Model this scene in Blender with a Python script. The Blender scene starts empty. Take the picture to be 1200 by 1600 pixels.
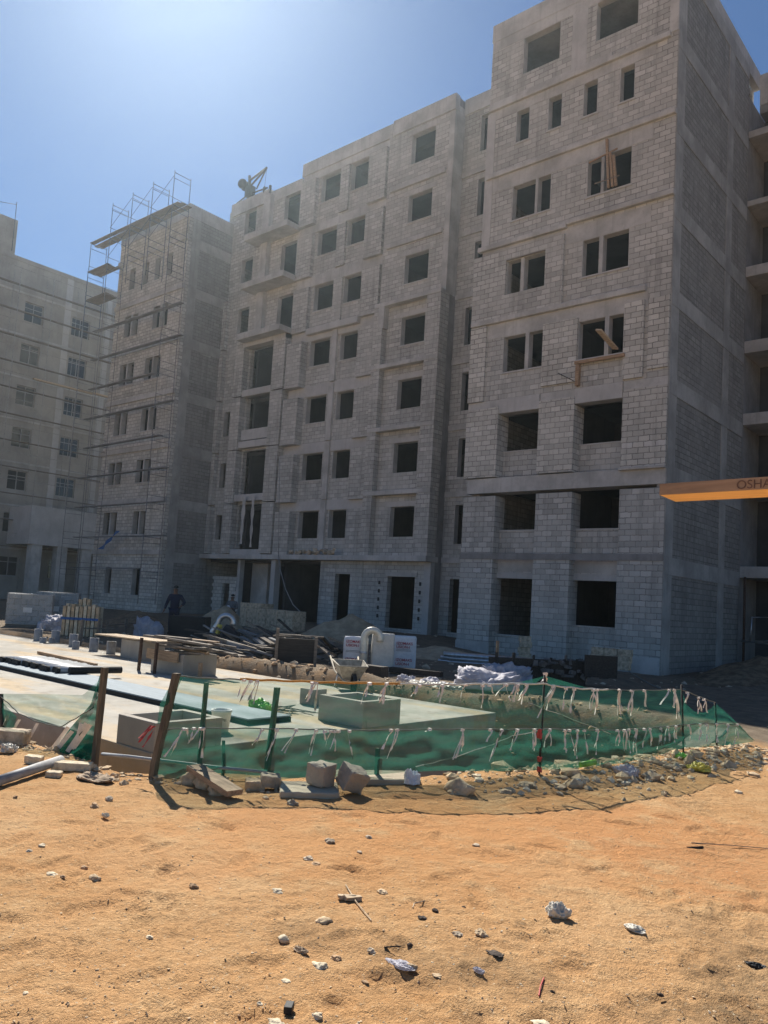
import bpy, bmesh, math, random
import numpy as np
from mathutils import Vector, Matrix, noise as mnoise

random.seed(11)
RNG = np.random.default_rng(11)
SC = bpy.context.scene
COL = SC.collection

# ------------------------------------------------------------------ camera
CAM_H = 1.65
FPX, CX, CY = 1240.83, 609.5, 833.65          # photograph calibration, 1200 x 1600
YAW, PITCH, ROLL = -0.713525, 0.0878484, 0.0595535
def cam_axes():
    cy, sy = math.cos(YAW), math.sin(YAW); cp, sp = math.cos(PITCH), math.sin(PITCH)
    f = Vector((sy*cp, cy*cp, sp)); r = Vector((cy, -sy, 0)); u = r.cross(f)
    cr, sr = math.cos(ROLL), math.sin(ROLL)
    return r*cr + u*sr, u*cr - r*sr, f
AXR, AXU, AXF = cam_axes()
cd = bpy.data.cameras.new('camera')
cam = bpy.data.objects.new('camera', cd); COL.objects.link(cam)
cd.sensor_fit = 'VERTICAL'; cd.sensor_height = 36.0; cd.sensor_width = 27.0
cd.lens = FPX/1600*36.0
cd.shift_x = (600-CX)/1600; cd.shift_y = (CY-800)/1600
cd.clip_start = 0.05; cd.clip_end = 4000
M = Matrix.Identity(4)
for i in range(3):
    M[i][0] = AXR[i]; M[i][1] = AXU[i]; M[i][2] = -AXF[i]
M[2][3] = CAM_H
cam.matrix_world = M
SC.camera = cam

# ------------------------------------------------------------------ sky, sun, exposure
SUN_AZ, SUN_EL = math.radians(59.3), math.radians(42.3)
W = bpy.data.worlds.new('World'); SC.world = W; W.use_nodes = True
wn = W.node_tree
bg = wn.nodes['Background']
sky = wn.nodes.new('ShaderNodeTexSky'); sky.sky_type = 'NISHITA'; sky.sun_disc = False
sky.sun_elevation = SUN_EL; sky.sun_rotation = -SUN_AZ
sky.air_density = 1.0; sky.dust_density = 0.15; sky.ozone_density = 3.5; sky.altitude = 100
tint = wn.nodes.new('ShaderNodeMix'); tint.data_type = 'RGBA'; tint.blend_type = 'MULTIPLY'; tint.inputs[0].default_value = 1.0
wn.links.new(sky.outputs[0], tint.inputs[6]); tint.inputs[7].default_value = (.82, .97, 1.12, 1)      # clear dry air
wn.links.new(tint.outputs[2], bg.inputs[0]); bg.inputs[1].default_value = 0.046
sd = Vector((-math.sin(SUN_AZ)*math.cos(SUN_EL), math.cos(SUN_AZ)*math.cos(SUN_EL), math.sin(SUN_EL)))
sl = bpy.data.lights.new('sun', 'SUN'); sl.energy = 4.6; sl.angle = math.radians(0.53); sl.color = (1.0, 0.94, 0.85)
so = bpy.data.objects.new('sun', sl); COL.objects.link(so); so.rotation_euler = sd.to_track_quat('Z', 'Y').to_euler()
so.location = sd*60
SC.view_settings.view_transform = 'Standard'; SC.view_settings.look = 'None'
SC.view_settings.exposure = 0.78; SC.view_settings.gamma = 1.0; SC.view_settings.use_curve_mapping = False
SC.render.engine = 'CYCLES'
SC.cycles.use_denoising = True
SC.cycles.max_bounces = 6; SC.cycles.diffuse_bounces = 4; SC.cycles.transparent_max_bounces = 16; SC.cycles.volume_bounces = 0

# ------------------------------------------------------------------ pixel <-> place
def ray(px, py):
    return AXR*((px-CX)/FPX) + AXU*(-(py-CY)/FPX) + AXF
def at(px, py, z=0.0):
    d = ray(px, py); t = (z-CAM_H)/d.z
    return Vector((d.x*t, d.y*t, z))
def at_y(px, py, Y):
    d = ray(px, py); t = Y/d.y
    return Vector((d.x*t, Y, CAM_H+d.z*t))
def at_x(px, py, X):
    d = ray(px, py); t = X/d.x
    return Vector((X, d.y*t, CAM_H+d.z*t))

# ------------------------------------------------------------------ objects
def link(o, parent=None):
    COL.objects.link(o)
    if parent is not None: o.parent = parent
    return o
def tag(o, label=None, cat=None, group=None, kind=None):
    if label: o['label'] = label
    if cat: o['category'] = cat
    if group: o['group'] = group
    if kind: o['kind'] = kind
    return o
def thing(name, label, cat, loc=(0, 0, 0), rz=0.0, group=None):
    o = bpy.data.objects.new(name, None); o.empty_display_size = 0.2
    COL.objects.link(o); o.location = loc; o.rotation_euler = (0, 0, rz)
    return tag(o, label, cat, group)
def copy_tree(o, parent=None):
    c = o.copy(); COL.objects.link(c); c.parent = parent
    for ch in list(o.children): copy_tree(ch, c)
    return c

class MB:
    """collects shapes and links them as one mesh object"""
    def __init__(s): s.v = []; s.f = []; s.smooth = []
    def add(s, vs, fs, sm=False):
        n = len(s.v); s.v += [tuple(v) for v in vs]
        for f in fs: s.f.append(tuple(i+n for i in f)); s.smooth.append(sm)
        return s
    def box(s, x0, x1, y0, y1, z0, z1):
        return s.add([(x0,y0,z0),(x1,y0,z0),(x1,y1,z0),(x0,y1,z0),(x0,y0,z1),(x1,y0,z1),(x1,y1,z1),(x0,y1,z1)],
              [(0,3,2,1),(4,5,6,7),(0,1,5,4),(1,2,6,5),(2,3,7,6),(3,0,4,7)])
    def obox(s, c, size, rot=None, jit=0.0):
        R = rot.to_matrix() if rot is not None and not isinstance(rot, Matrix) else (rot or Matrix.Identity(3))
        vs = []
        for k in ((-1,-1,-1),(1,-1,-1),(1,1,-1),(-1,1,-1),(-1,-1,1),(1,-1,1),(1,1,1),(-1,1,1)):
            p = Vector([k[i]*size[i]/2 + (random.uniform(-jit, jit) if jit else 0) for i in range(3)])
            vs.append(Vector(c)+R@p)
        return s.add(vs, [(0,3,2,1),(4,5,6,7),(0,1,5,4),(1,2,6,5),(2,3,7,6),(3,0,4,7)])
    def beam(s, p, q, w, h, up=(0, 0, 1)):
        p, q = Vector(p), Vector(q); d = (q-p); L = d.length
        if L < 1e-6: return s
        d.normalize(); side = d.cross(Vector(up))
        if side.length < 1e-4: side = d.cross(Vector((1, 0, 0)))
        side.normalize(); u = side.cross(d)
        R = Matrix((d, side, u)).transposed()
        return s.obox((p+q)/2, (L, w, h), R)
    def tube(s, pts, r, n=8, caps=True, closed=False):
        pts = [Vector(p) for p in pts]; m = len(pts)
        rr = r if isinstance(r, (list, tuple)) else [r]*m
        base = len(s.v); up = None
        for i, p in enumerate(pts):
            t = (pts[min(i+1, m-1)]-pts[max(i-1, 0)])
            if t.length < 1e-9: t = Vector((0, 0, 1))
            t.normalize()
            if up is None:
                up = Vector((0, 0, 1)) if abs(t.z) < 0.9 else Vector((1, 0, 0))
            a = t.cross(up)
            if a.length < 1e-4: a = t.cross(Vector((0, 1, 0)))
            a.normalize(); b = a.cross(t); up = b
            for k in range(n):
                an = 2*math.pi*k/n
                s.v.append(tuple(p + a*math.cos(an)*rr[i] + b*math.sin(an)*rr[i]))
        for i in range(m-1):
            for k in range(n):
                k2 = (k+1) % n
                s.f.append((base+i*n+k, base+i*n+k2, base+(i+1)*n+k2, base+(i+1)*n+k)); s.smooth.append(n > 5)
        if caps:
            s.f.append(tuple(base+k for k in reversed(range(n)))); s.smooth.append(False)
            s.f.append(tuple(base+(m-1)*n+k for k in range(n))); s.smooth.append(False)
        return s
    def lathe(s, prof, c=(0, 0, 0), n=20, cap=True):
        base = len(s.v)
        for r, z in prof:
            for k in range(n):
                a = 2*math.pi*k/n
                s.v.append((c[0]+r*math.cos(a), c[1]+r*math.sin(a), c[2]+z))
        for i in range(len(prof)-1):
            for k in range(n):
                k2 = (k+1) % n
                s.f.append((base+i*n+k, base+i*n+k2, base+(i+1)*n+k2, base+(i+1)*n+k)); s.smooth.append(True)
        if cap:
            s.f.append(tuple(base+k for k in reversed(range(n)))); s.smooth.append(False)
            s.f.append(tuple(base+(len(prof)-1)*n+k for k in range(n))); s.smooth.append(False)
        return s
    def wall(s, axis, front, back, u0, u1, z0, z1, holes=()):
        """wall with rectangular holes. axis 'y': u is x, front/back are y; axis 'x': u is y"""
        us = sorted({u0, u1, *[min(max(h[i], u0), u1) for h in holes for i in (0, 1)]})
        zs = sorted({z0, z1, *[min(max(h[i], z0), z1) for h in holes for i in (2, 3)]})
        def P(u, d, z): return (u, d, z) if axis == 'y' else (d, u, z)
        def solid(i, j):
            if i < 0 or j < 0 or i >= len(us)-1 or j >= len(zs)-1: return False
            u, z = (us[i]+us[i+1])/2, (zs[j]+zs[j+1])/2
            return not any(h[0] < u < h[1] and h[2] < z < h[3] for h in holes)
        for i in range(len(us)-1):
            for j in range(len(zs)-1):
                if not solid(i, j): continue
                a, b, c, d = us[i], us[i+1], zs[j], zs[j+1]
                s.add([P(a,front,c),P(b,front,c),P(b,front,d),P(a,front,d)], [(0,1,2,3)])
                s.add([P(a,back,c),P(b,back,c),P(b,back,d),P(a,back,d)], [(3,2,1,0)])
                if not solid(i-1, j): s.add([P(a,front,c),P(a,front,d),P(a,back,d),P(a,back,c)], [(0,1,2,3)])
                if not solid(i+1, j): s.add([P(b,front,c),P(b,back,c),P(b,back,d),P(b,front,d)], [(0,1,2,3)])
                if not solid(i, j-1): s.add([P(a,front,c),P(a,back,c),P(b,back,c),P(b,front,c)], [(0,1,2,3)])
                if not solid(i, j+1): s.add([P(a,front,d),P(b,front,d),P(b,back,d),P(a,back,d)], [(0,1,2,3)])
        return s
    def build(s, name, mat, parent=None, bevel=0.0, fix=True):
        me = bpy.data.meshes.new(name)
        me.from_pydata(s.v, [], s.f)
        me.polygons.foreach_set('use_smooth', s.smooth)
        if fix:
            bm = bmesh.new(); bm.from_mesh(me)
            bmesh.ops.remove_doubles(bm, verts=bm.verts, dist=1e-5)
            bmesh.ops.recalc_face_normals(bm, faces=bm.faces)
            bm.to_mesh(me); bm.free()
        me.materials.append(mat)
        o = bpy.data.objects.new(name, me); link(o, parent)
        if bevel:
            md = o.modifiers.new('bevel', 'BEVEL'); md.width = bevel; md.segments = 2; md.limit_method = 'ANGLE'
        return o

# ------------------------------------------------------------------ numpy value noise
_LAT = RNG.random((256, 256))
def vnoise(x, y, seed=0):
    x = np.asarray(x, float)+seed*17.31; y = np.asarray(y, float)+seed*9.77
    xi = np.floor(x).astype(int); yi = np.floor(y).astype(int); fx = x-xi; fy = y-yi
    fx = fx*fx*(3-2*fx); fy = fy*fy*(3-2*fy)
    g = lambda a, b: _LAT[a % 256, b % 256]
    return (g(xi,yi)*(1-fx)+g(xi+1,yi)*fx)*(1-fy)+(g(xi,yi+1)*(1-fx)+g(xi+1,yi+1)*fx)*fy
def fbm(x, y, oct=4, seed=0):
    s = 0; a = .5; f = 1
    for i in range(oct): s = s + a*(vnoise(x*f, y*f, seed+i*3)-.5); a *= .5; f *= 2.1
    return s
def sstep(a, b, x):
    t = np.clip((x-a)/(b-a), 0, 1); return t*t*(3-2*t)

# ------------------------------------------------------------------ materials
class NT:
    def __init__(s, name):
        s.m = bpy.data.materials.new(name); s.m.use_nodes = True
        s.t = s.m.node_tree; s.b = s.t.nodes['Principled BSDF']; s.out = s.t.nodes['Material Output']
    def n(s, ty, **kw):
        o = s.t.nodes.new(ty)
        for k, v in kw.items(): setattr(o, k, v)
        return o
    def put(s, sock, v):
        if isinstance(v, bpy.types.NodeSocket): s.t.links.new(v, sock)
        elif v is not None:
            if sock.type == 'RGBA' and len(v) == 3: v = (*v, 1)
            sock.default_value = v
    def math(s, op, a, b=None, c=None, clamp=False):
        o = s.n('ShaderNodeMath', operation=op, use_clamp=clamp)
        for i, v in enumerate((a, b, c)): s.put(o.inputs[i], v)
        return o.outputs[0]
    def mix(s, f, a, b, bt='MIX'):
        o = s.n('ShaderNodeMix', data_type='RGBA', blend_type=bt)
        s.put(o.inputs[0], f); s.put(o.inputs[6], a); s.put(o.inputs[7], b)
        return o.outputs[2]
    def noise(s, vec, scale, detail=4, rough=.55, dist=0.0):
        o = s.n('ShaderNodeTexNoise'); s.put(o.inputs['Vector'], vec); o.inputs['Scale'].default_value = scale
        o.inputs['Detail'].default_value = detail; o.inputs['Roughness'].default_value = rough; o.inputs['Distortion'].default_value = dist
        return o.outputs[0]
    def ramp(s, f, stops):
        o = s.n('ShaderNodeValToRGB'); s.put(o.inputs[0], f)
        cr = o.color_ramp
        while len(cr.elements) < len(stops): cr.elements.new(0.5)
        for e, (p, c) in zip(cr.elements, stops):
            e.position = p; e.color = (*c, 1) if len(c) == 3 else c
        return o.outputs[0]
    def mapr(s, v, a, b, c=0.0, d=1.0, smooth=True):
        o = s.n('ShaderNodeMapRange', interpolation_type='SMOOTHSTEP' if smooth else 'LINEAR')
        s.put(o.inputs[0], v)
        for i, k in enumerate((a, b, c, d)): o.inputs[i+1].default_value = k
        return o.outputs[0]
    def pos(s): return s.n('ShaderNodeNewGeometry').outputs['Position']
    def obj(s): return s.n('ShaderNodeTexCoord').outputs['Object']
    def sep(s, v):
        o = s.n('ShaderNodeSeparateXYZ'); s.put(o.inputs[0], v); return o.outputs
    def comb(s, x, y, z):
        o = s.n('ShaderNodeCombineXYZ')
        for i, v in enumerate((x, y, z)): s.put(o.inputs[i], v)
        return o.outputs[0]
    def scale(s, v, k):
        o = s.n('ShaderNodeVectorMath', operation='MULTIPLY'); s.put(o.inputs[0], v); o.inputs[1].default_value = k
        return o.outputs[0]
    def vadd(s, a, b):
        o = s.n('ShaderNodeVectorMath', operation='ADD'); s.put(o.inputs[0], a); s.put(o.inputs[1], b); return o.outputs[0]
    def bump(s, h, strength=.5, dist=.02):
        o = s.n('ShaderNodeBump'); o.inputs['Strength'].default_value = strength; o.inputs['Distance'].default_value = dist
        s.put(o.inputs['Height'], h); s.t.links.new(o.outputs[0], s.b.inputs['Normal']); return o
    def fin(s, col, rough=.85, metal=0.0, spec=None):
        s.put(s.b.inputs['Base Color'], col); s.put(s.b.inputs['Roughness'], rough); s.put(s.b.inputs['Metallic'], metal)
        if spec is not None: s.b.inputs['Specular IOR Level'].default_value = spec
        return s.m

def mat_simple(name, col, rough=.8, metal=0., var=.25, scale=6., bump=.0, spec=.3, stretch=(1, 1, 1), world=False):
    k = NT(name); p = k.scale(k.pos() if world else k.obj(), stretch)
    f = k.noise(p, scale, 5, .6)
    f2 = k.noise(p, scale*5, 3, .6)
    lo = [c*(1-var) for c in col]; hi = [min(1, c*(1+var)) for c in col]
    c = k.mix(k.mapr(f, .3, .7), lo, hi)
    c = k.mix(k.math('MULTIPLY', k.mapr(f2, .45, .75), .25), c, [x*.55 for x in col])
    if bump: k.bump(f2, bump, .01)
    return k.fin(c, rough, metal, spec)

def mat_block(name, lo, hi, mortar, pale=0.13, smear=.42):
    """concrete block masonry, 0.41 x 0.205 m courses, on faces of either direction"""
    k = NT(name); g = k.n('ShaderNodeNewGeometry'); P = g.outputs['Position']; N = g.outputs['Normal']
    d = k.noise(P, 5.0, 3, .6)
    d2 = k.noise(P, 9.0, 2, .5)
    x, y, z = k.sep(P); nx, ny, nz = k.sep(N)
    u = k.math('ADD', k.math('MULTIPLY', x, k.math('ABSOLUTE', ny)), k.math('MULTIPLY', y, k.math('ABSOLUTE', nx)))
    u = k.math('ADD', u, k.math('MULTIPLY', k.math('SUBTRACT', d, .5), .08))
    v = k.math('ADD', z, k.math('MULTIPLY', k.math('SUBTRACT', d2, .5), .05))
    vr = k.math('DIVIDE', v, .205); row = k.math('FLOOR', vr)
    uu = k.math('ADD', k.math('DIVIDE', u, .41), k.math('MULTIPLY', k.math('FLOORED_MODULO', row, 2.0), .5))
    col = k.math('FLOOR', uu)
    fu = k.math('MULTIPLY', k.math('FRACT', uu), .41); fv = k.math('MULTIPLY', k.math('FRACT', vr), .205)
    eu = k.math('MINIMUM', fu, k.math('SUBTRACT', .41, fu)); ev = k.math('MINIMUM', fv, k.math('SUBTRACT', .205, fv))
    e = k.math('ADD', k.math('MINIMUM', eu, ev), k.math('MULTIPLY', k.math('SUBTRACT', k.noise(P, 28, 3, .6), .5), .02))
    mask = k.mapr(e, .006, .02)
    wn_ = k.n('ShaderNodeTexWhiteNoise', noise_dimensions='3D'); k.put(wn_.inputs['Vector'], k.comb(col, row, k.math('MULTIPLY', k.math('ABSOLUTE', nx), 7.0)))
    r1 = wn_.outputs[0]
    rw = k.n('ShaderNodeTexWhiteNoise', noise_dimensions='1D'); k.put(rw.inputs['W'], row)
    r1 = k.math('ADD', k.math('MULTIPLY', r1, .72), k.math('MULTIPLY', rw.outputs[0], .28))
    c = k.ramp(r1, [(0.0, lo), (.5, [(a+b)/2 for a, b in zip(lo, hi)]), (1-pale, hi), (1.0, [min(.6, h*1.45) for h in hi])])
    big = k.noise(P, .42, 5, .62)
    grain = k.noise(P, 40, 3, .7)
    c = k.mix(k.math('MULTIPLY', k.mapr(grain, .35, .7), .22), c, [l*.7 for l in lo])
    c = k.mix(k.math('SUBTRACT', 1.0, mask), c, mortar)
    smearf = k.math('MULTIPLY', k.mapr(k.noise(P, .9, 5, .65), .46, .62), smear)
    c = k.mix(smearf, c, [(a*.55+b*.45) for a, b in zip(lo, hi)])
    st = k.noise(k.scale(P, (1.6, 1.6, .12)), 2.0, 4, .6)
    c = k.mix(k.math('MULTIPLY', k.mapr(st, .50, .70), .50), c, [l*.62 for l in lo])
    c = k.mix(k.math('MULTIPLY', k.mapr(big, .35, .7), .30), c, [min(1, h*1.08) for h in hi])
    h = k.math('ADD', k.math('MULTIPLY', mask, .8), k.math('MULTIPLY', grain, .35))
    k.bump(h, .6, .012)
    return k.fin(c, .92, 0, .15)

def mat_conc(name, col, var=.22, stain=.35):
    k = NT(name); P = k.pos()
    a = k.noise(P, .8, 6, .62); b = k.noise(P, 7, 4, .6); g = k.noise(P, 45, 3, .7)
    st = k.noise(k.scale(P, (2.2, 2.2, .14)), 2.4, 4, .6)
    c = k.mix(k.mapr(a, .3, .7), [x*(1-var) for x in col], [min(1, x*(1+var)) for x in col])
    c = k.mix(k.math('MULTIPLY', k.mapr(b, .5, .75), .3), c, [x*.68 for x in col])
    c = k.mix(k.math('MULTIPLY', k.mapr(st, .5, .75), stain), c, [x*.5 for x in col])
    k.bump(k.math('ADD', g, k.math('MULTIPLY', b, 1.5)), .35, .01)
    return k.fin(c, .9, 0, .2)

def mat_wood(name, col, var=.35, rough=.8, axis=0, scale=3.0):
    k = NT(name); p = k.obj(); st = [14, 14, 14]; st[axis] = .9
    f = k.noise(k.scale(p, st), scale, 5, .65, .6); f2 = k.noise(p, 2.2, 4, .6)
    c = k.mix(k.mapr(f, .3, .72), [x*(1-var) for x in col], [min(1, x*(1+var)) for x in col])
    c = k.mix(k.math('MULTIPLY', k.mapr(f2, .5, .75), .35), c, [x*.5 for x in col])
    k.bump(f, .3, .006)
    return k.fin(c, rough, 0, .25)

def mat_net(name, col, cover, cover2):
    k = NT(name); P = k.obj()
    w = k.n('ShaderNodeTexWave', wave_type='BANDS', bands_direction='Z'); k.put(w.inputs['Vector'], P)
    w.inputs['Scale'].default_value = 3.1; w.inputs['Distortion'].default_value = 5; w.inputs['Detail'].default_value = 3
    f = k.noise(k.scale(P, (1.0, 1.0, 3.0)), 2.6, 4, .6)
    cov = k.mapr(k.math('ADD', k.math('MULTIPLY', f, .75), k.math('MULTIPLY', w.outputs[0], .25)), .3, .7, cover, cover2)
    di = k.n('ShaderNodeBsdfDiffuse'); k.put(di.inputs[0], col)
    tl = k.n('ShaderNodeBsdfTranslucent'); k.put(tl.inputs[0], [min(1, c*1.2) for c in col])
    m1 = k.n('ShaderNodeMixShader'); m1.inputs[0].default_value = .32
    k.t.links.new(di.outputs[0], m1.inputs[1]); k.t.links.new(tl.outputs[0], m1.inputs[2])
    tr = k.n('ShaderNodeBsdfTransparent'); k.put(tr.inputs[0], (.93, 1.0, .96))
    m2 = k.n('ShaderNodeMixShader'); k.put(m2.inputs[0], cov)
    k.t.links.new(tr.outputs[0], m2.inputs[1]); k.t.links.new(m1.outputs[0], m2.inputs[2])
    k.t.links.new(m2.outputs[0], k.out.inputs[0])
    return k.m

def mat_film(name, col, cover=.6, rough=.68):
    k = NT(name); f = k.noise(k.obj(), 9, 4, .6)
    c = k.mix(k.mapr(f, .35, .7), [x*.75 for x in col], col)
    k.bump(f, .4, .01); k.fin(c, rough, 0, .5)
    tr = k.n('ShaderNodeBsdfTransparent'); m = k.n('ShaderNodeMixShader'); m.inputs[0].default_value = cover
    k.t.links.new(tr.outputs[0], m.inputs[1]); k.t.links.new(k.b.outputs[0], m.inputs[2]); k.t.links.new(m.outputs[0], k.out.inputs[0])
    return k.m

def mat_slab():
    k = NT('slab_concrete'); P = k.pos()
    a = k.noise(P, .5, 6, .65); b = k.noise(P, 3.5, 5, .65); g = k.noise(P, 40, 3, .7); t = k.noise(k.scale(P, (.35, 1.6, 1)), .9, 5, .6)
    c = k.ramp(a, [(.3, (.32, .30, .26)), (.5, (.41, .385, .335)), (.7, (.48, .45, .39))])
    c = k.mix(k.math('MULTIPLY', k.mapr(t, .47, .62), .75), c, (.50, .375, .225))
    c = k.mix(k.math('MULTIPLY', k.mapr(b, .52, .68), .6), c, (.25, .215, .165))
    c = k.mix(k.math('MULTIPLY', k.mapr(b, .45, .28), .5), c, (.60, .565, .49))
    k.bump(k.math('ADD', g, k.math('MULTIPLY', b, 2)), .35, .012)
    return k.fin(c, .9, 0, .2)
M_ = {}
M_['block'] = mat_block('block_masonry', (.345, .345, .327), (.59, .588, .555), (.215, .213, .203), .10)
M_['block_pale'] = mat_block('pale_block_masonry', (.40, .396, .365), (.66, .65, .60), (.18, .176, .165), .16, .18)
M_['block_side'] = mat_block('shaded_side_masonry', (.235, .234, .22), (.36, .356, .335), (.145, .143, .135), .03, .5)  # darker copy of the front blocks, side shade put into the colour
M_['conc'] = mat_conc('cast_concrete', (.46, .46, .445))
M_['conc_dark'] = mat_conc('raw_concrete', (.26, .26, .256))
M_['conc_pale'] = mat_conc('pale_concrete', (.48, .48, .47), .12, .2)
M_['room'] = mat_conc('room_shade_concrete', (.07, .075, .08))  # raw concrete darkened: the shade inside the rooms is put into the colour
M_['conc_warm'] = mat_conc('dusty_concrete', (.46, .39, .29), .2, .1)
M_['cube_conc'] = mat_conc('cube_concrete', (.385, .335, .265), .2, .1)
M_['beige'] = mat_conc('beige_render', (.36, .345, .315), .14, .25)
M_['slab'] = mat_slab()
M_['conc_side'] = mat_conc('shaded_side_concrete', (.38, .38, .365))  # cast concrete again, darkened: shade of the side faces in its colour
M_['box_conc'] = mat_conc('manhole_concrete', (.40, .365, .315), .16, .2)
M_['wood'] = mat_wood('timber', (.36, .25, .16))
M_['wood_grey'] = mat_wood('weathered_timber', (.22, .185, .15))
M_['wood_dark'] = mat_wood('dark_formwork_timber', (.055, .048, .042))
M_['wood_pale'] = mat_wood('pale_timber', (.52, .40, .27))
M_['plank'] = mat_wood('scaffold_plank_timber', (.88, .56, .24), .10, .6, 0, 1.4)
M_['plank_edge'] = mat_wood('plank_edge_timber', (.36, .25, .17), .2, .7, 0, 2.0)
M_['post'] = mat_wood('dark_post_timber', (.15, .125, .09), .4, .85, 2)
M_['stake'] = mat_wood('green_stake_timber', (.12, .15, .11), .3, .85, 2)
M_['steel'] = mat_simple('galvanised_steel', (.56, .58, .60), .38, .85, .15, 9)
M_['steel_blue'] = mat_simple('blue_scaffold_steel', (.07, .10, .15), .5, .5, .3, 9)
M_['steel_far'] = mat_simple('haze_faded_steel', (.24, .245, .25), .7, .2, .3, 9)  # greyed towards the wall tone: hazy fade of the lower frames as colour
M_['steel_pale'] = mat_simple('pale_scaffold_steel', (.36, .355, .34), .7, .2, .3, 9)
M_['rust'] = mat_simple('rusty_steel', (.09, .055, .04), .85, .2, .4, 20)
M_['rod'] = mat_simple('dark_rebar', (.06, .055, .05), .7, .4, .3, 20)
M_['pvc'] = mat_simple('grey_pipe', (.30, .30, .30), .55, 0, .2, 8)
M_['pipe_pale'] = mat_simple('pale_pipe', (.36, .38, .40), .4, 0, .15, 6)
M_['pipe_black'] = mat_simple('black_pipe_foam', (.02, .021, .022), .8, 0, .3, 20)
M_['panel'] = mat_simple('pale_sheet', (.30, .35, .38), .8, 0, .12, 5, 0, .15, (.4, 5, 5))
M_['white'] = mat_simple('white_plastic', (.74, .73, .70), .5, 0, .06, 4)
M_['bag'] = mat_simple('white_woven_sack', (.76, .76, .77), .7, 0, .08, 5, .3)
M_['bag_plain'] = mat_simple('cream_woven_sack', (.66, .63, .56), .75, 0, .08, 5, .3)
M_['red'] = mat_simple('red_print', (.42, .04, .06), .7, 0, .2, 30)
M_['ink'] = mat_simple('dark_print', (.05, .05, .07), .7, 0, .2, 30)
M_['ink_brown'] = mat_simple('brown_stamp', (.17, .105, .08), .8, 0, .3, 30)
M_['duct'] = mat_simple('cream_vent_pipe', (.76, .73, .62), .4, .25, .1, 5)
M_['film'] = mat_film('clear_plastic_film', (.58, .57, .63), .75)
M_['film_wrap'] = mat_film('shrink_wrap', (.5, .52, .53), .42)
M_['cloth'] = mat_simple('crumpled_white_plastic', (.60, .56, .47), .5, 0, .08, 8, .2)
M_['tape'] = mat_simple('faded_barrier_tape', (.86, .78, .70), .6, 0, .12, 25)
M_['tape_red'] = mat_simple('red_barrier_tape', (.50, .07, .06), .6, 0, .15, 25)
M_['rope_o'] = mat_simple('orange_rope', (.62, .30, .07), .8, 0, .15, 25)
M_['rope_w'] = mat_simple('white_rope', (.68, .66, .58), .8, 0, .15, 25)
M_['rope_g'] = mat_simple('grey_rope', (.20, .21, .19), .8, 0, .15, 25)
M_['net_low'] = mat_net('green_shade_net', (.03, .155, .115), .50, .70)
M_['net_dense'] = mat_net('bunched_green_net', (.012, .105, .075), .78, .96)
M_['barrow'] = mat_simple('mortar_stained_steel', (.36, .33, .27), .8, .1, .3, 12)
M_['net_up'] = mat_net('thin_green_shade_net', (.03, .135, .10), .22, .42)
M_['greenbag'] = mat_simple('green_plastic', (.25, .55, .10), .4, 0, .3, 12, .2)
M_['yellow'] = mat_simple('yellow_plastic', (.62, .52, .10), .5, 0, .3, 12)
M_['blue'] = mat_simple('blue_plastic', (.03, .12, .34), .5, 0, .2, 8)
M_['navy'] = mat_simple('navy_cloth', (.012, .02, .05), .85, 0, .2, 20)
M_['greycloth'] = mat_simple('grey_cloth', (.13, .14, .155), .85, 0, .2, 20)
M_['dark'] = mat_simple('black_paint', (.02, .022, .024), .6, 0, .2, 8)
M_['skin'] = mat_simple('skin', (.22, .12, .075), .6, 0, .1, 12)
M_['glass'] = mat_simple('dark_window_glass', (.03, .035, .04), .08, 0, .1, 3, 0, .6)
M_['alu'] = mat_simple('white_aluminium', (.36, .36, .36), .5, .2, .05, 5)
M_['stone'] = mat_simple('tan_limestone', (.56, .42, .265), .95, 0, .28, 9, .8)
M_['stone_grey'] = mat_simple('grey_stone', (.50, .41, .30), .95, 0, .35, 9, .8)
M_['stone_pale'] = mat_simple('pale_limestone', (.66, .56, .40), .95, 0, .25, 9, .8)
M_['stone_brown'] = mat_simple('brown_stone', (.42, .28, .165), .95, 0, .35, 9, .8)
M_['rubble_dark'] = mat_simple('dark_rubble', (.15, .14, .13), .95, 0, .35, 9, .8)
M_['char'] = mat_simple('charcoal', (.07, .055, .045), .95, 0, .4, 15, .8)
M_['earth'] = mat_simple('brown_earth', (.20, .145, .095), .97, 0, .4, 4, .9, .1, (1, 1, 1), True)
M_['sand'] = mat_simple('tan_sand', (.40, .315, .215), .97, 0, .22, 3, .5, .1, (1, 1, 1), True)
M_['card'] = mat_simple('brown_cardboard', (.38, .29, .20), .9, 0, .2, 10)

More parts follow.
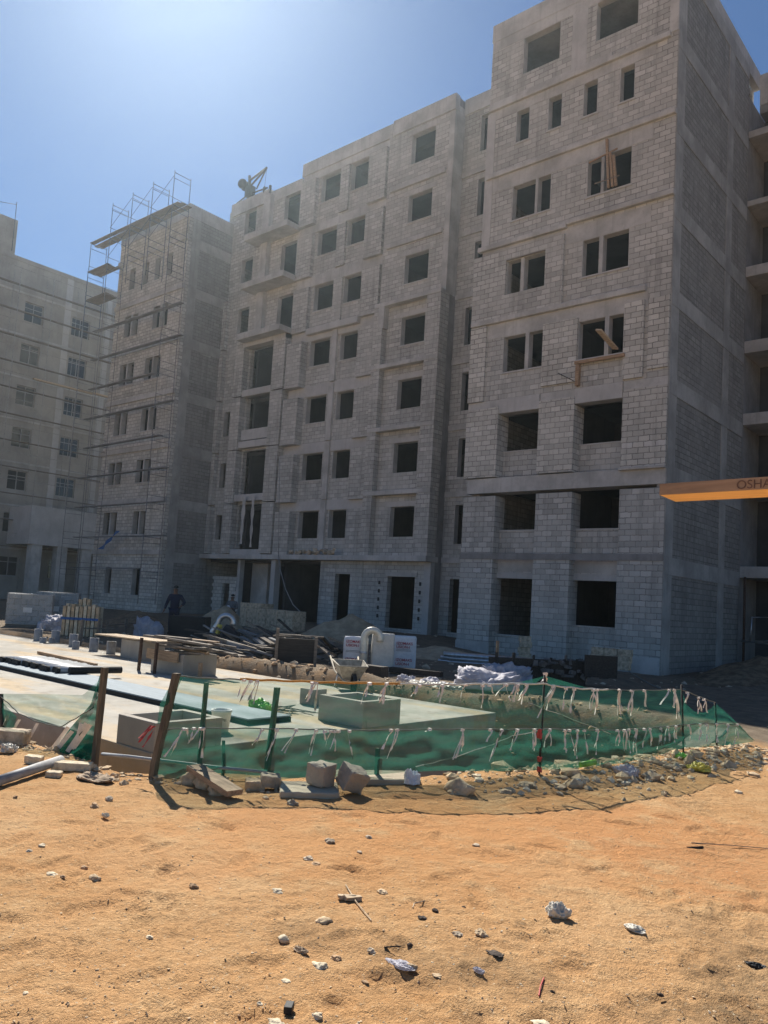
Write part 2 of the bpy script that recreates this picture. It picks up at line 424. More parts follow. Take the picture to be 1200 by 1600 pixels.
# ------------------------------------------------------------------ ground
FENCE = [(-12.5, 3.55), (-10.2, 3.75), (-8.4, 3.95), (-7.43, 4.2), (-6.2, 4.05), (-5.64, 4.9), (-4.86, 5.65), (-4.4, 6.3), (-3.99, 7.05), (-3.7, 8.3), (-3.53, 9.57), (-3.15, 11.0)]
FX = np.array([p[0] for p in FENCE]); FY = np.array([p[1] for p in FENCE])
SL_X, SL_Y0, SL_Y1 = -7.1, 4.72, 11.08        # roof slab of the tank
STEPS = []
for _i in range(110):
    _q = at(random.uniform(0, 1200), random.uniform(1265, 1620)); _a = random.gauss(.4, .9)
    STEPS.append((_q.x, _q.y, math.cos(_a), math.sin(_a)))
def ground_np(x, y):
    x = np.asarray(x, float); y = np.asarray(y, float)
    z = .05*fbm(x*.55, y*.55, 3, 1) + .034*fbm(x*2.3, y*2.3, 4, 2) + .022*fbm(x*7, y*7, 3, 3)
    z = z + sstep(12, 9, np.hypot(x, y))*(.012*np.maximum(0, fbm(x*19, y*19, 2, 4)-.02)*2 - .05*np.maximum(0, fbm(x*3.1, y*3.1, 3, 6)-.16))
    # old tyre and scraper marks in the dirt, along the fence
    near = sstep(9.5, 7.5, np.hypot(x, y))
    z = z + near*.012*(fbm(x*1.2+y*.6, (y*.8-x*.6)*6.5, 3, 5))
    # two passes of a loader's tyres, running along the net
    for c0, ph in ((-2.05, 0), (-1.1, 1.3)):
        tt = x*.62+y*.35+c0+.12*np.sin(y*.9+ph)
        lug = .5+.5*np.sin((y-x*.55)*36+np.sign(tt)*1.5)
        z = z - near*np.exp(-(tt/.16)**4)*(.014+.018*lug)*sstep(.35, .6, vnoise(x*.9, y*.9, 14)+.1)
    for fx_, fy_, fc, fs in STEPS:                      # old footprints, half blown over
        dx, dy = x-fx_, y-fy_
        m_ = (np.abs(dx) < .3) & (np.abs(dy) < .3)
        if not m_.any(): continue
        a_ = (dx*fc+dy*fs)/.135; b_ = (dy*fc-dx*fs)/.052
        r_ = np.sqrt(a_*a_+b_*b_)
        z = z + np.where(m_, -.016*np.exp(-r_**4)+.009*np.exp(-((r_-1.25)/.22)**2), 0)
    # excavation round the slab
    yf = np.clip(y, FY[4], FY[-1]); xf = np.interp(yf, FY[4:], FX[4:])
    d = (xf-.22)-x
    pit = sstep(0, .55, d)*sstep(12.0, 11.25, y)*sstep(4.0, 4.35, y)
    yl = np.interp(x, FX[:5], FY[:5])
    pit2 = sstep(0, .45, y-yl-.16)*sstep(-6.0, -6.5, x)*sstep(12.0, 11.25, y)
    pit = np.maximum(pit, pit2)
    z = z*(1-pit) + pit*(-.95+.16*fbm(x*1.7, y*1.7, 4, 7))
    # rubble lip along the right half of the fence
    lip = np.exp(-((d+.12)/.36)**2)*sstep(5.6, 7.2, y)*sstep(12.2, 10.6, y)
    z = z + lip*(.10+.10*fbm(x*2.2, y*2.2, 4, 8))
    # soil bank behind the slab
    bank = np.exp(-((y-11.95-.25*np.sin(x*.9))/.55)**2)*sstep(-17.5, -15, x)*sstep(-2.5, -5.0, x)
    z = z + bank*(.20+.22*fbm(x*1.3, y*1.9, 4, 9))
    far = sstep(11.6, 14, y)
    z = z + far*(.10*fbm(x*.35, y*.35, 4, 10)+.04*fbm(x*1.6, y*1.6, 3, 11))
    z = z + sstep(16, 27, y)*(.35*sstep(-16, -24, x))
    # rough dark heaps beside the side wall of the tower
    hp = sstep(17, 22, y)*sstep(-10.0, -8.6, x)*sstep(16, 3, x)
    z = z + hp*(-.15+.55*sstep(25, 31, y)+1.0*fbm(x*.42, y*.42, 4, 12)*.8)
    z = z - sstep(20, 25, y)*.2*sstep(-20, -14, x)
    return z
def gz(x, y): return float(ground_np(np.array([x]), np.array([y]))[0])
def gat(px, py):
    """point of the ground seen at a pixel of the photograph"""
    z = 0.0
    for _ in range(6):
        p = at(px, py, z); z = gz(p.x, p.y)
    return at(px, py, z)

def axis(dense, a, b, tail):
    xs = list(np.arange(a, b, dense))
    lo, hi = [], []; st = dense; v = a
    while v > -tail: st *= 1.09; v -= st; lo.append(v)
    st = dense; v = xs[-1]
    while v < tail: st *= 1.09; v += st; hi.append(v)
    return np.array(lo[::-1]+xs+hi)
gx = axis(.027, -9.0, .6, 900); gy = axis(.027, 1.5, 11.0, 900)
XX, YY = np.meshgrid(gx, gy, indexing='xy')
ZZ = ground_np(XX, YY)
nx_, ny_ = len(gx), len(gy)
me = bpy.data.meshes.new('ground')
me.vertices.add(nx_*ny_); me.vertices.foreach_set('co', np.stack([XX, YY, ZZ], -1).astype(np.float32).ravel())
idx = np.arange(nx_*ny_).reshape(ny_, nx_)
q = np.stack([idx[:-1,:-1], idx[:-1,1:], idx[1:,1:], idx[1:,:-1]], -1).reshape(-1, 4)
me.loops.add(q.size); me.loops.foreach_set('vertex_index', q.ravel().astype(np.int32))
me.polygons.add(len(q)); me.polygons.foreach_set('loop_start', (np.arange(len(q))*4).astype(np.int32))
me.polygons.foreach_set('loop_total', np.full(len(q), 4, np.int32)); me.polygons.foreach_set('use_smooth', np.ones(len(q), bool))
me.update(); me.validate()
def mat_dirt():
    k = NT('orange_dirt'); P = k.pos(); x, y, z = k.sep(P)
    a = k.noise(P, .55, 6, .62); b = k.noise(P, 3.2, 6, .65); c3 = k.noise(P, 19, 5, .7); g = k.noise(P, 90, 3, .75)
    base = k.ramp(a, [(.30, (.48, .262, .112)), (.52, (.56, .325, .152)), (.72, (.64, .40, .208))])
    base = k.mix(k.math('MULTIPLY', k.mapr(b, .42, .7), .45), base, (.62, .42, .225))
    base = k.mix(k.math('MULTIPLY', k.mapr(c3, .50, .66), .50), base, (.30, .172, .08))
    base = k.mix(k.math('MULTIPLY', k.mapr(k.noise(P, 48, 4, .7), .56, .68), .55), base, (.29, .172, .085))
    base = k.mix(k.math('MULTIPLY', k.mapr(k.noise(P, 33, 3, .7), .60, .68), .5), base, (.68, .52, .33))
    base = k.mix(k.math('MULTIPLY', k.mapr(g, .5, .8), .30), base, (.66, .475, .28))
    # redder clay tracked in along the fence and to the right
    def blob(cx, cy, rx, ry, s):
        dx = k.math('DIVIDE', k.math('SUBTRACT', x, cx), rx); dy = k.math('DIVIDE', k.math('SUBTRACT', y, cy), ry)
        r2 = k.math('ADD', k.math('MULTIPLY', dx, dx), k.math('MULTIPLY', dy, dy))
        w = k.math('ADD', r2, k.math('MULTIPLY', k.math('SUBTRACT', b, .5), 3.4))
        return k.math('MULTIPLY', k.mapr(w, 1.0, .15), s)
    for bl in ((-1.9, 6.1, 1.4, 1.3, .75), (-3.0, 5.9, .9, 1.0, .6), (-4.1, 5.2, .6, .9, .5), (-4.7, 4.4, .5, .8, .5)):
        base = k.mix(k.math('MULTIPLY', blob(*bl), k.mapr(c3, .62, .38, .45, 1.0)), base, (.53, .25, .105))
    for px_, py_, s_ in ((950, 1275, .5), (700, 1290, .5), (450, 1310, .4), (200, 1330, .3), (820, 1340, .4), (600, 1350, .3)):
        q = at(px_, py_); base = k.mix(blob(q.x, q.y, 1.1, .9, s_), base, (.56, .285, .12))
    # oily grey soil, bottom right and in the middle
    def pb(px, py, rx, ry, s): q = at(px, py); return (q.x, q.y, rx, ry, s)
    for bl in (pb(1190, 1540, .4, .6, .5), pb(1100, 1595, .4, .25, .4), pb(1120, 1450, .35, .35, .25), pb(640, 1500, .4, .25, .3), pb(480, 1455, .25, .2, .3), pb(800, 1530, .45, .25, .35)):
        base = k.mix(k.math('MULTIPLY', blob(*bl), k.mapr(c3, .3, .6, .4, 1.0)), base, (.15, .118, .075))
    # beyond the slab: grey brown building-site soil
    far = k.mapr(k.math('ADD', y, k.math('MULTIPLY', k.math('SUBTRACT', b, .5), 1.5)), 11.0, 12.2)
    soil = k.ramp(b, [(.3, (.15, .115, .082)), (.6, (.25, .20, .145)), (.8, (.33, .27, .2))])
    base = k.mix(far, base, soil)
    deep = k.mapr(z, -.12, -.5)
    base = k.mix(deep, base, k.ramp(b, [(.3, (.22, .15, .085)), (.7, (.36, .26, .16))]))
    h = k.math('ADD', k.math('MULTIPLY', c3, 1.0), k.math('MULTIPLY', g, .5))
    h = k.math('ADD', h, k.math('MULTIPLY', b, 1.2))
    k.bump(h, .8, .045)
    return k.fin(base, .97, 0, .08)
me.materials.append(mat_dirt())
ground = link(bpy.data.objects.new('ground', me)); tag(ground, kind='structure')

# concrete roof slab of the sunk tank, a low kerb line and dust on it
mb = MB(); mb.box(-42, SL_X, SL_Y0, SL_Y1, -1.25, 0.0)
slab = mb.build('concrete_slab', M_['slab'], None, .012)
tag(slab, 'long pale cast concrete roof slab of a sunk tank behind the green net', 'concrete slab')

# ------------------------------------------------------------------ buildings
SILL = [1.25, 4.85, 7.97, 11.11, 14.3, 17.43, 20.6, 23.7]
TOP = [2.93, 6.32, 9.45, 12.60, 15.76, 18.92, 22.05, 25.28]
JNT = [3.77, 6.86, 10.03, 13.22, 16.42, 19.54, 22.55]
def surround(parent, axis_, front, u0, u1, z0, z1, depth=.28, sill=True, mull=None, name='window', mat='conc', mullw=.13):
    """plastered reveal of one unglazed window: jambs and lintel, with its sill and mullion"""
    t = .022; m = MB()
    sgn = 1 if axis_ == 'y' else -1
    f0, f1 = front-.006*sgn, front+depth*sgn
    def bx(mm, a, b, c, d, g0=f0, g1=f1):
        lo, hi = min(g0, g1), max(g0, g1)
        if axis_ == 'y': mm.box(a, b, lo, hi, c, d)
        else: mm.box(lo, hi, a, b, c, d)
    bx(m, u0, u0+t, z0, z1-t); bx(m, u1-t, u1, z0, z1-t); bx(m, u0, u1, z1-t, z1)
    w = m.build(name, M_[mat], parent)
    if sill:
        s = MB(); bx(s, u0-.05, u1+.05, z0-.05, z0+.015, front-.045*sgn, f1); s.build('sill', M_['conc_pale'], w)
    for c in (mull or []):
        s = MB(); bx(s, c, c+mullw, z0+.015, z1-t, front-.004*sgn, front+.3*sgn); s.build('mullion', M_['conc'], w)
    return w
def floors(parent, x0, x1, y0, y1, zs, name='floor_slab'):
    for z in zs:
        MB().box(x0, x1, y0, y1, z-.2, z).build(name, M_['conc_dark'], parent)

# ---- the tall corner tower on the right -------------------------------------------------
TY, TX = 26.25, -10.5
tower = thing('apartment_tower', 'tall grey concrete block tower with two faces meeting at a sharp corner', 'apartment building', (-14.5, TY, 0))
# parts are modelled in world metres, then hung on their thing
def hang(o, root):
    o.parent = root; o.matrix_parent_inverse = Matrix.Translation(-Vector(root.location))
    return o
def part(mb, name, mat, root, bevel=0.0):
    return hang(mb.build(name, M_[mat], None, bevel), root)
def hangw(w, root): return hang(w, root)

winA = {7: [(-17.0, -15.28), (-13.74, -12.02)], 6: [(-17.18, -16.55), (-15.7, -15.08), (-14.17, -13.56), (-12.67, -12.08)],
        5: [(-17.2, -15.42), (-13.87, -12.09)], 4: [(-17.28, -15.47), (-13.95, -12.08)], 3: [(-17.29, -15.48), (-13.98, -12.17)]}
holes = []
for r, ws in winA.items():
    for a, b in ws: holes.append((a, b, SILL[r]+(.15 if r == 6 else 0), TOP[r]+(.1 if r == 6 else 0)))
part(MB().wall('y', TY, TY+.3, -18.54, TX-.004, 10.03, 25.6, holes), 'front_wall', 'block', tower)
# deep smooth beams under each joint and the parapet
for r in (3, 4, 5, 6):
    z0 = TOP[r]+(.1 if r == 6 else 0)+.004
    part(MB().box(-18.52, TX-.8, TY-.012, TY+.29, z0, JNT[r]-.004), 'lintel_beam', 'conc', tower)
part(MB().box(-18.52, TX-.02, TY-.012, TY+.29, 25.285, 25.72), 'lintel_beam', 'conc', tower)
part(MB().box(-18.56, TX+.02, TY-.03, TY+.25, 25.724, 26.5), 'parapet', 'conc', tower)
part(MB().box(TX-.25, TX+.02, TY+.254, 35.8, 25.724, 26.5), 'side_parapet', 'conc', tower)
# projecting ledges
for z, a, b, d in ((JNT[3], -18.85, -11.38, .16), (JNT[4], -18.7, -14.62, .16), (JNT[4]+.1, -14.6, TX+.05, .16), (JNT[5], -18.5, TX+.03, .13), (JNT[6], -18.5, -10.75, .13), (JNT[6]+.16, -18.5, -13.0, .09)):
    part(MB().box(a, b, TY-d, TY+.05, z, z+.2), 'ledge', 'conc', tower, .02)
part(MB().wall('y', TY-.13, TY-.002, -18.85, -14.7, 13.43, 16.2, [(-17.28, -15.47, SILL[4], TOP[4])]), 'wall_panel', 'block', tower)
part(MB().box(-18.86, -18.1, TY-.1, TY+.3, 10.03, 13.2), 'wall_panel', 'block_pale', tower)
part(MB().box(-15.45, -13.99, TY-.09, TY-.003, 10.3, 12.75), 'wall_panel', 'block_pale', tower)
part(MB().box(-12.14, -11.4, TY-.1, TY-.003, 10.1, 12.9), 'wall_panel', 'block_pale', tower)
part(MB().box(-11.25, TX-.01, TY-.07, TY-.003, 10.35, 12.9), 'wall_panel', 'block_pale', tower)
part(MB().box(-14.0, -12.15, TY-.12, TY+.02, 11.02, 11.1), 'ledge', 'conc_pale', tower)
# white strip of a column at the left end, smooth column at the corner
part(MB().box(-18.6, -18.2, TY-.035, TY+.2, 16.63, 22.5), 'column', 'conc_pale', tower)
part(MB().box(TX-.3, TX+.012, TY-.03, TY+.75, 22.72, 25.72), 'column', 'conc', tower)
part(MB().box(-14.75, -14.1, TY-.02, TY+.1, 22.9, 25.28), 'column', 'conc_pale', tower)
# piers of rows 0-2 and the bays set back between them
PIER = [(-18.87, -17.33), (-15.5, -13.99), (-12.13, TX-.003)]
for a, b in PIER:
    part(MB().box(a, b, TY, TY+.7, -.9, 6.15), 'pier', 'block', tower)
    part(MB().box(a+.02, b, TY-.1 if b < -11 else TY-.06, TY+.7, 6.90, 9.72), 'pier', 'block_pale', tower)
    part(MB().box(a+.02, b, TY-.02, TY+.7, 9.724, 10.03), 'pier_cap', 'conc', tower)
part(MB().box(-18.7, TX+.01, TY-.02, TY+.7, 6.27, 6.86), 'lintel_beam', 'conc', tower)
part(MB().box(-12.15, TX+.03, TY-.17, TY-.055, 6.8, 6.9), 'ledge', 'conc', tower, .02)
part(MB().box(-18.9, TX+.005, TY-.03, TY-.004, 3.62, 3.86), 'joint_band', 'conc_dark', tower)
part(MB().box(-18.9, -17.3, TY-.025, TY-.002, -.9, .36), 'plinth', 'conc', tower); part(MB().box(-12.16, TX-.01, TY-.025, TY-.002, -.9, .36), 'plinth', 'conc', tower)
BAYY = TY+.42
for i, (a, b) in enumerate(((-17.33, -15.5), (-13.99, -12.13))):
    for z0, z1 in ((-.9, .7 if i == 0 else SILL[0]), (TOP[0], SILL[1]-.05), (6.87, SILL[2]), (TOP[2], 10.03)):
        part(MB().box(a, b, BAYY, BAYY+.2, z0, z1), 'bay_wall', 'block', tower)
    part(MB().box(a, b, BAYY-.05, BAYY+.19, TOP[0]-.02, TOP[0]+.22), 'lintel_beam', 'conc_pale', tower)
    part(MB().box(a, b, BAYY-.02, BAYY+.19, TOP[0]+.25, 3.62), 'lintel_beam', 'conc', tower)
    part(MB().box(a, b, TY-.06, BAYY+.19, TOP[2]-.0, 10.03), 'lintel_beam', 'conc_pale', tower)
    for z in (SILL[1]-.05, SILL[2]): part(MB().box(a, b, BAYY-.03, BAYY+.22, z-.03, z+.02), 'sill', 'conc_pale', tower)
    part(MB().box(a, b, BAYY-.03, BAYY+.22, (.7 if i == 0 else SILL[0])-.03, (.7 if i == 0 else SILL[0])+.02), 'sill', 'conc', tower)
# window reveals
MUL = {5: ([-16.13], [-13.3]), 4: ([-16.64], [-13.27]), 3: ([-16.27], [-12.92])}
for r, ws in winA.items():
    for i, (a, b) in enumerate(ws):
        w = surround(None, 'y', TY, a, b, SILL[r]+(.15 if r == 6 else 0), TOP[r]+(.1 if r == 6 else 0), .3, r != 7, MUL.get(r, ([], []))[i] if r in MUL else None, mullw=.16 if r in (3, 4) else .12)
        hang(w, tower)
# side face
SIDEZ = [3.19, 6.36, 9.46, 12.62, 15.79, 18.92, 22.14, 25.35]
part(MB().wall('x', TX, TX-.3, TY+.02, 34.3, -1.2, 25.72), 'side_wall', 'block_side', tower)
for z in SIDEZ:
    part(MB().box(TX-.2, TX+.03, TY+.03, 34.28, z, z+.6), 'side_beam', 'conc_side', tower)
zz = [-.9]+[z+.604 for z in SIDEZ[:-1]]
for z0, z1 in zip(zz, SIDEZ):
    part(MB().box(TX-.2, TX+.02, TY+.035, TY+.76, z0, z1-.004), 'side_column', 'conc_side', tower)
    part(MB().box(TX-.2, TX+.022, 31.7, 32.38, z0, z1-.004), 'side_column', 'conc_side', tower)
# rooms behind the openings
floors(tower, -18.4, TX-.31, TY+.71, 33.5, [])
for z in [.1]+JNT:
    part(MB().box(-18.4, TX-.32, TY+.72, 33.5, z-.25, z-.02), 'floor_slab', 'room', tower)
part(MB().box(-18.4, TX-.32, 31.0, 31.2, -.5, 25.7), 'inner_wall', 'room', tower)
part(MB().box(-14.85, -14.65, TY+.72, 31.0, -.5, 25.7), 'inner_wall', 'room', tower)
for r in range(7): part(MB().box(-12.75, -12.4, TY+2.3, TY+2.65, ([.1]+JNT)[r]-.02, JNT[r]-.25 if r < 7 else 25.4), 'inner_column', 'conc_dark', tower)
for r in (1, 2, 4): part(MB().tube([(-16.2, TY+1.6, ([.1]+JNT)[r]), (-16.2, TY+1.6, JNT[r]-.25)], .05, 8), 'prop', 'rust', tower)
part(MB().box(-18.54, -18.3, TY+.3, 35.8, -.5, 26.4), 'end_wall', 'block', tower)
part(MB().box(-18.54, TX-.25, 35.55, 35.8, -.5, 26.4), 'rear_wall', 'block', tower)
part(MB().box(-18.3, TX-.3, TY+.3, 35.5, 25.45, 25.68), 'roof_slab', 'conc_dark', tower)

# ---- open floors beyond the tower ---------------------------------------------------------
wing = thing('balcony_wing', 'dark unfinished wing of stacked open balcony slabs beyond the tower', 'apartment building', (-6, 34.3, 0))
WS = [at_y(1165, y, 34.3).z for y in (207, 315, 417, 533, 646, 757, 885)]
WS2 = [at_y(1165, y, 34.3).z for y in (217.5, 323.5, 433, 552, 664, 772, 903)]
for a, b in zip(WS, WS2):
    part(MB().box(TX+.02, 3.0, 34.31, 38.19, min(a, b), max(a, b)), 'balcony_slab', 'conc', wing, .015)
part(MB().wall('y', 36.6, 36.85, TX+.03, 3.0, -1.2, 24.6, [(-9.0+i*3.4, -7.2+i*3.4, z+.25, z+2.35) for z in ([-.3]+[max(a, b) for a, b in zip(WS, WS2)]) for i in range(4)]), 'rear_wall', 'room', wing)
part(MB().box(TX+.02, 3.0, 35.8, 36.1, 25.0, 26.45), 'parapet', 'conc', wing)
part(MB().box(TX+.02, 3.0, 35.82, 38.4, 24.6, 24.98), 'roof_slab', 'conc_dark', wing)
part(MB().box(TX+.03, 3.0, 38.2, 38.4, -1, 24.6), 'back_wall', 'room', wing)
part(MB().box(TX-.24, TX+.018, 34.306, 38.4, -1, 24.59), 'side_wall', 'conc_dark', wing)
for i in range(3):
    part(MB().box(-6.0+i*3.8, -5.6+i*3.8, 34.5, 34.9, -1, 24.6), 'column', 'conc_dark', wing)
part(MB().tube([(-10.2, 34.1, -.5), (-10.2, 34.1, 3.6)], .05, 8), 'prop', 'rust', wing)

# ---- the long middle block ----------------------------------------------------------------
CYB = 28.75
block = thing('apartment_block', 'long eight-storey grey block of bare masonry with balconies between the two end towers', 'apartment building', (-31, CYB, 0))
def bp(mb, name, mat, bevel=0.0): return part(mb, name, mat, block, bevel)
# right bay: one window per floor between two pilasters
RW = (-25.08, -23.55)
hol = [(RW[0], RW[1], SILL[r], TOP[r]) for r in range(1, 8)] + [(-24.98, -23.3, .5, 2.95)]
bp(MB().wall('y', CYB+.12, CYB+.42, -26.6, -22.4, -.9, 26.0, hol), 'front_wall', 'block')
for r in range(1, 8):
    hang(surround(None, 'y', CYB+.12, RW[0], RW[1], SILL[r], TOP[r], .3, r in (4, 5, 6)), block)
for r in range(1, 5):
    z0, z1 = JNT[r-1]+(.15 if r == 1 else .22), JNT[r]-.004
    for a, b in ((-26.62, -26.04), (-23.24, -22.42)):
        bp(MB().box(a, b, CYB-.22, CYB+.118, z0, z1), 'pilaster', 'block')
    bp(MB().box(-26.62, -22.42, CYB-.24, CYB+.118, JNT[r], JNT[r]+.21), 'ledge', 'conc', .015)
bp(MB().box(-26.3, -25.95, CYB-.24, CYB+.1, 15.3, 16.42), 'pilaster', 'conc')
for r in (5, 6):
    bp(MB().box(-26.3, -22.8, CYB+.0, CYB+.2, JNT[r], JNT[r]+.25), 'ledge', 'conc', .02)
for r in range(1, 8):
    bp(MB().box(-25.4, -23.3, CYB+.09, CYB+.2, TOP[r], TOP[r]+.24), 'lintel_beam', 'conc_pale' if r < 5 else 'conc')
bp(MB().box(-26.35, -22.37, CYB+.05, CYB+.4, 25.65, 26.45), 'parapet', 'conc')
bp(MB().box(-22.7, -22.395, CYB+.1, CYB+.9, 16.5, 26.0), 'column', 'conc')
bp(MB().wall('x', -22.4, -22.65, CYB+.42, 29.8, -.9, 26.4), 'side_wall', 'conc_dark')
bp(MB().box(-22.75, -22.38, CYB+.08, CYB+.35, -.2, 3.6), 'column', 'conc_pale')
# recess with slit windows next to the tower
slit = lambda r: -21.42 if r > 4 else -21.78
hol = [(slit(r), -20.6, TOP[r]-1.75, TOP[r]+.1) for r in range(1, 8)]+[(-21.85, -20.6, .5, 2.95)]
bp(MB().wall('y', 29.65, 29.95, -22.4, -18.4, -.9, 25.9, hol), 'recess_wall', 'block')
bp(MB().box(-22.4, -18.4, 29.6, 29.9, 25.7, 26.5), 'parapet', 'conc')
for r in range(1, 8):
    hang(surround(None, 'y', 29.65, slit(r), -20.6, TOP[r]-1.75, TOP[r]+.1, .3, False), block)
    bp(MB().box(-22.38, -20.0, 29.58, 29.7, JNT[r-1]-.1, JNT[r-1]+.16), 'ledge', 'conc')
# middle bay: pairs of windows between projecting wall panels
MY = 29.05
MA, MB_ = (-31.75, -30.2), (-29.45, -28.1)
hol = []
for r in range(1, 8): hol += [(*MA, SILL[r], TOP[r]), (*MB_, SILL[r], TOP[r])]
bp(MB().wall('y', MY, MY+.3, -33.2, -26.6, 3.9, 25.9, hol), 'front_wall', 'block')
for r in range(1, 8):
    hang(surround(None, 'y', MY, *MA, SILL[r], TOP[r], .3, r != 1), block)
    hang(surround(None, 'y', MY, *MB_, SILL[r], TOP[r], .3, r in (4, 5, 6, 7)), block)
    z0 = JNT[r-1]+(.16 if r == 1 else .02); z1 = TOP[r]
    bp(MB().box(-33.2, -26.62, MY-.06, MY+.2, TOP[r]+.004, (JNT[r]-.02 if r < 7 else 25.7)), 'lintel_beam', 'conc' if r > 4 else 'conc_pale')
    if r < 7:
        bp(MB().box(-33.15, -31.98, MY-.48 if r < 5 else MY-.25, MY-.004, z0, z1-.06), 'wall_panel', 'block')
        bp(MB().box(-33.17, -31.96, MY-.5 if r < 5 else MY-.27, MY-.004, z0-.09, z0-.004), 'ledge', 'conc')
    else:
        bp(MB().box(-33.15, -31.98, MY-.25, MY-.004, z0, z1-.06), 'wall_panel', 'block')
    bp(MB().box(-27.95, -26.72, MY-.25, MY-.003, z0, z1-.02), 'wall_panel', 'block')
    bp(MB().box(-27.97, -26.70, MY-.27, MY-.003, z0-.09, z0-.004), 'ledge', 'conc')
    if r < 5: bp(MB().box(-29.98, -29.62, MY-.14, MY-.003, z0, TOP[r]+.5), 'column', 'conc')
    else: bp(MB().box(-30.15, -29.5, MY-.12, MY-.003, SILL[r]-1.0, TOP[r]), 'wall_panel', 'block')
for a, b in ((-33.0, -27.4),):
    bp(MB().box(-31.9, -28.0, MY-.32, MY-.01, JNT[4]-.35, JNT[4]+.0), 'ledge', 'conc_pale', .02)
bp(MB().box(-33.3, -26.5, MY-.12, MY+.25, 25.7, 26.45), 'parapet', 'conc')
# balcony bay
BY = 29.0
hol = [(-34.75, -33.4, JNT[r-1]+.35, TOP[r]) for r in (5, 6, 7)]+[(-38.4, -37.3, SILL[r]-.1, TOP[r]) for r in (5, 6, 7)]+[(-38.4, -37.65, SILL[4]-.1, TOP[4])]
hol += [(-38.95, -38.36, SILL[r]-.02, TOP[r]) for r in (1, 2, 3)]
log = [(-36.85, -34.3, 4.25, 6.85), (-36.85, -34.3, 7.42, 10.0), (-36.85, -34.3, 10.55, 13.2), (-36.85, -34.3, 13.62, 16.15)]
bp(MB().wall('y', BY, BY+.28, -39.7, -33.2, 3.9, 25.4, hol+log), 'front_wall', 'block')
for r in (5, 6, 7):
    hang(surround(None, 'y', BY, -34.75, -33.4, JNT[r-1]+.35, TOP[r], .28, False), block)
    hang(surround(None, 'y', BY, -38.4, -37.3, SILL[r]-.1, TOP[r], .28, True), block)
hang(surround(None, 'y', BY, -38.4, -37.65, SILL[4]-.1, TOP[4], .28, True), block)
for r in (1, 2, 3): hang(surround(None, 'y', BY, -38.95, -38.36, SILL[r]-.02, TOP[r], .28, False), block)
for z in (16.42, 19.5, 22.45):
    bp(MB().box(-37.0, -33.22, BY-1.05, BY-.004, z, z+.34), 'balcony_slab', 'conc', .03)
for a, b, c, d in log:
    bp(MB().box(a-.1, b+.1, BY-.35, BY+.2, c-.42, c-.02), 'balcony_slab', 'conc_pale', .02)
    bp(MB().box(a+1.15, a+1.75, BY+1.2, BY+1.4, c, d), 'inner_wall', 'block')
    bp(MB().box(a-.3, b+.3, BY+2.2, BY+2.4, c-.3, d+.3), 'inner_wall', 'room')
bp(MB().box(-36.8, -34.32, BY-.3, BY-.16, 10.6, 11.2), 'balcony_parapet', 'conc_pale')
for z0, z1 in ((4.0, 6.86), (6.9, 10.03), (10.05, 13.2), (13.25, 16.75)):
    bp(MB().box(-34.3, -33.3, BY-.45, BY-.004, z0, z1-.03), 'pier', 'block')
    bp(MB().box(-37.75, -36.95, BY-.45, BY-.004, z0, z1-.03), 'pier', 'block')
bp(MB().box(-37.0, -33.3, BY-.47, BY-.004, 16.15, 16.4), 'lintel_beam', 'conc_pale')
for z0, z1 in ((16.8, 19.4), (19.9, 22.4), (22.85, 25.4)):
    bp(MB().box(-36.35, -35.75, BY-.3, BY-.004, z0, z1), 'column', 'conc')
bp(MB().box(-39.72, -36.15, BY-.1, BY+.25, 25.1, 25.9), 'parapet', 'conc')
bp(MB().box(-36.1, -33.35, BY-.02, BY+.25, 25.0, 25.68), 'parapet', 'conc')
for z0, z1 in zip([3.95]+JNT[1:5], JNT[1:6]):
    bp(MB().box(-39.7, -39.15, BY-.3, BY-.004, z0+.05, z1-.05), 'pilaster', 'block')
# long ledge over the open ground floor, and that ground floor
bp(MB().box(-39.6, -22.35, CYB-.35, MY+.28, 3.66, 3.92), 'ground_ledge', 'conc', .02)
bp(MB().wall('y', CYB+.1, CYB+.4, -29.6, -26.61, -.9, 3.65, [(-28.5, -27.45, .55, 3.0)]), 'ground_wall', 'block')
bp(MB().box(-24.98-.15, -23.3+.15, CYB+.06, CYB+.16, 2.95, 3.15), 'lintel_beam', 'conc')
for i in range(5):                              # pockets left for the door fixings
    bp(MB().box(-25.55, -25.43, CYB+.105, CYB+.13, .95+i*.4, 1.12+i*.4), 'fixing_pocket', 'dark')
    bp(MB().box(-23.02, -22.9, CYB+.105, CYB+.13, .95+i*.4, 1.12+i*.4), 'fixing_pocket', 'dark')
bp(MB().box(-33.25, -32.9, CYB-.1, CYB+.3, -.5, 3.65), 'column', 'conc_pale')
bp(MB().box(-36.4, -35.0, CYB+1.2, CYB+1.4, -.5, 3.65), 'ground_wall', 'conc')
m = MB()
for zi in range(13):                            # toothed ends of the half-built wall
    z = .0+zi*.205; j = .12 if zi % 2 else 0
    for a, b in (((-38.75+j, -37.85+.03), (-37.12, -36.45-j)) if zi < 11 else ((-38.75+j, -36.5),)):
        m.box(a, b, CYB+.2, CYB+.4, z, z+.2)
bp(m, 'half_built_wall', 'block_pale')
bp(MB().box(-36.45, -36.2, CYB+.15, CYB+.45, -.5, 3.65), 'column', 'conc')
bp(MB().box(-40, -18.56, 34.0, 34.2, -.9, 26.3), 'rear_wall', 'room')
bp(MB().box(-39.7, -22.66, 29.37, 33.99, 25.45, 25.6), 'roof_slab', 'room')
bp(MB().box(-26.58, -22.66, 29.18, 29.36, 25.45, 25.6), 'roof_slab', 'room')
bp(MB().box(-22.64, -18.56, 29.97, 33.99, 25.45, 25.6), 'roof_slab', 'room')
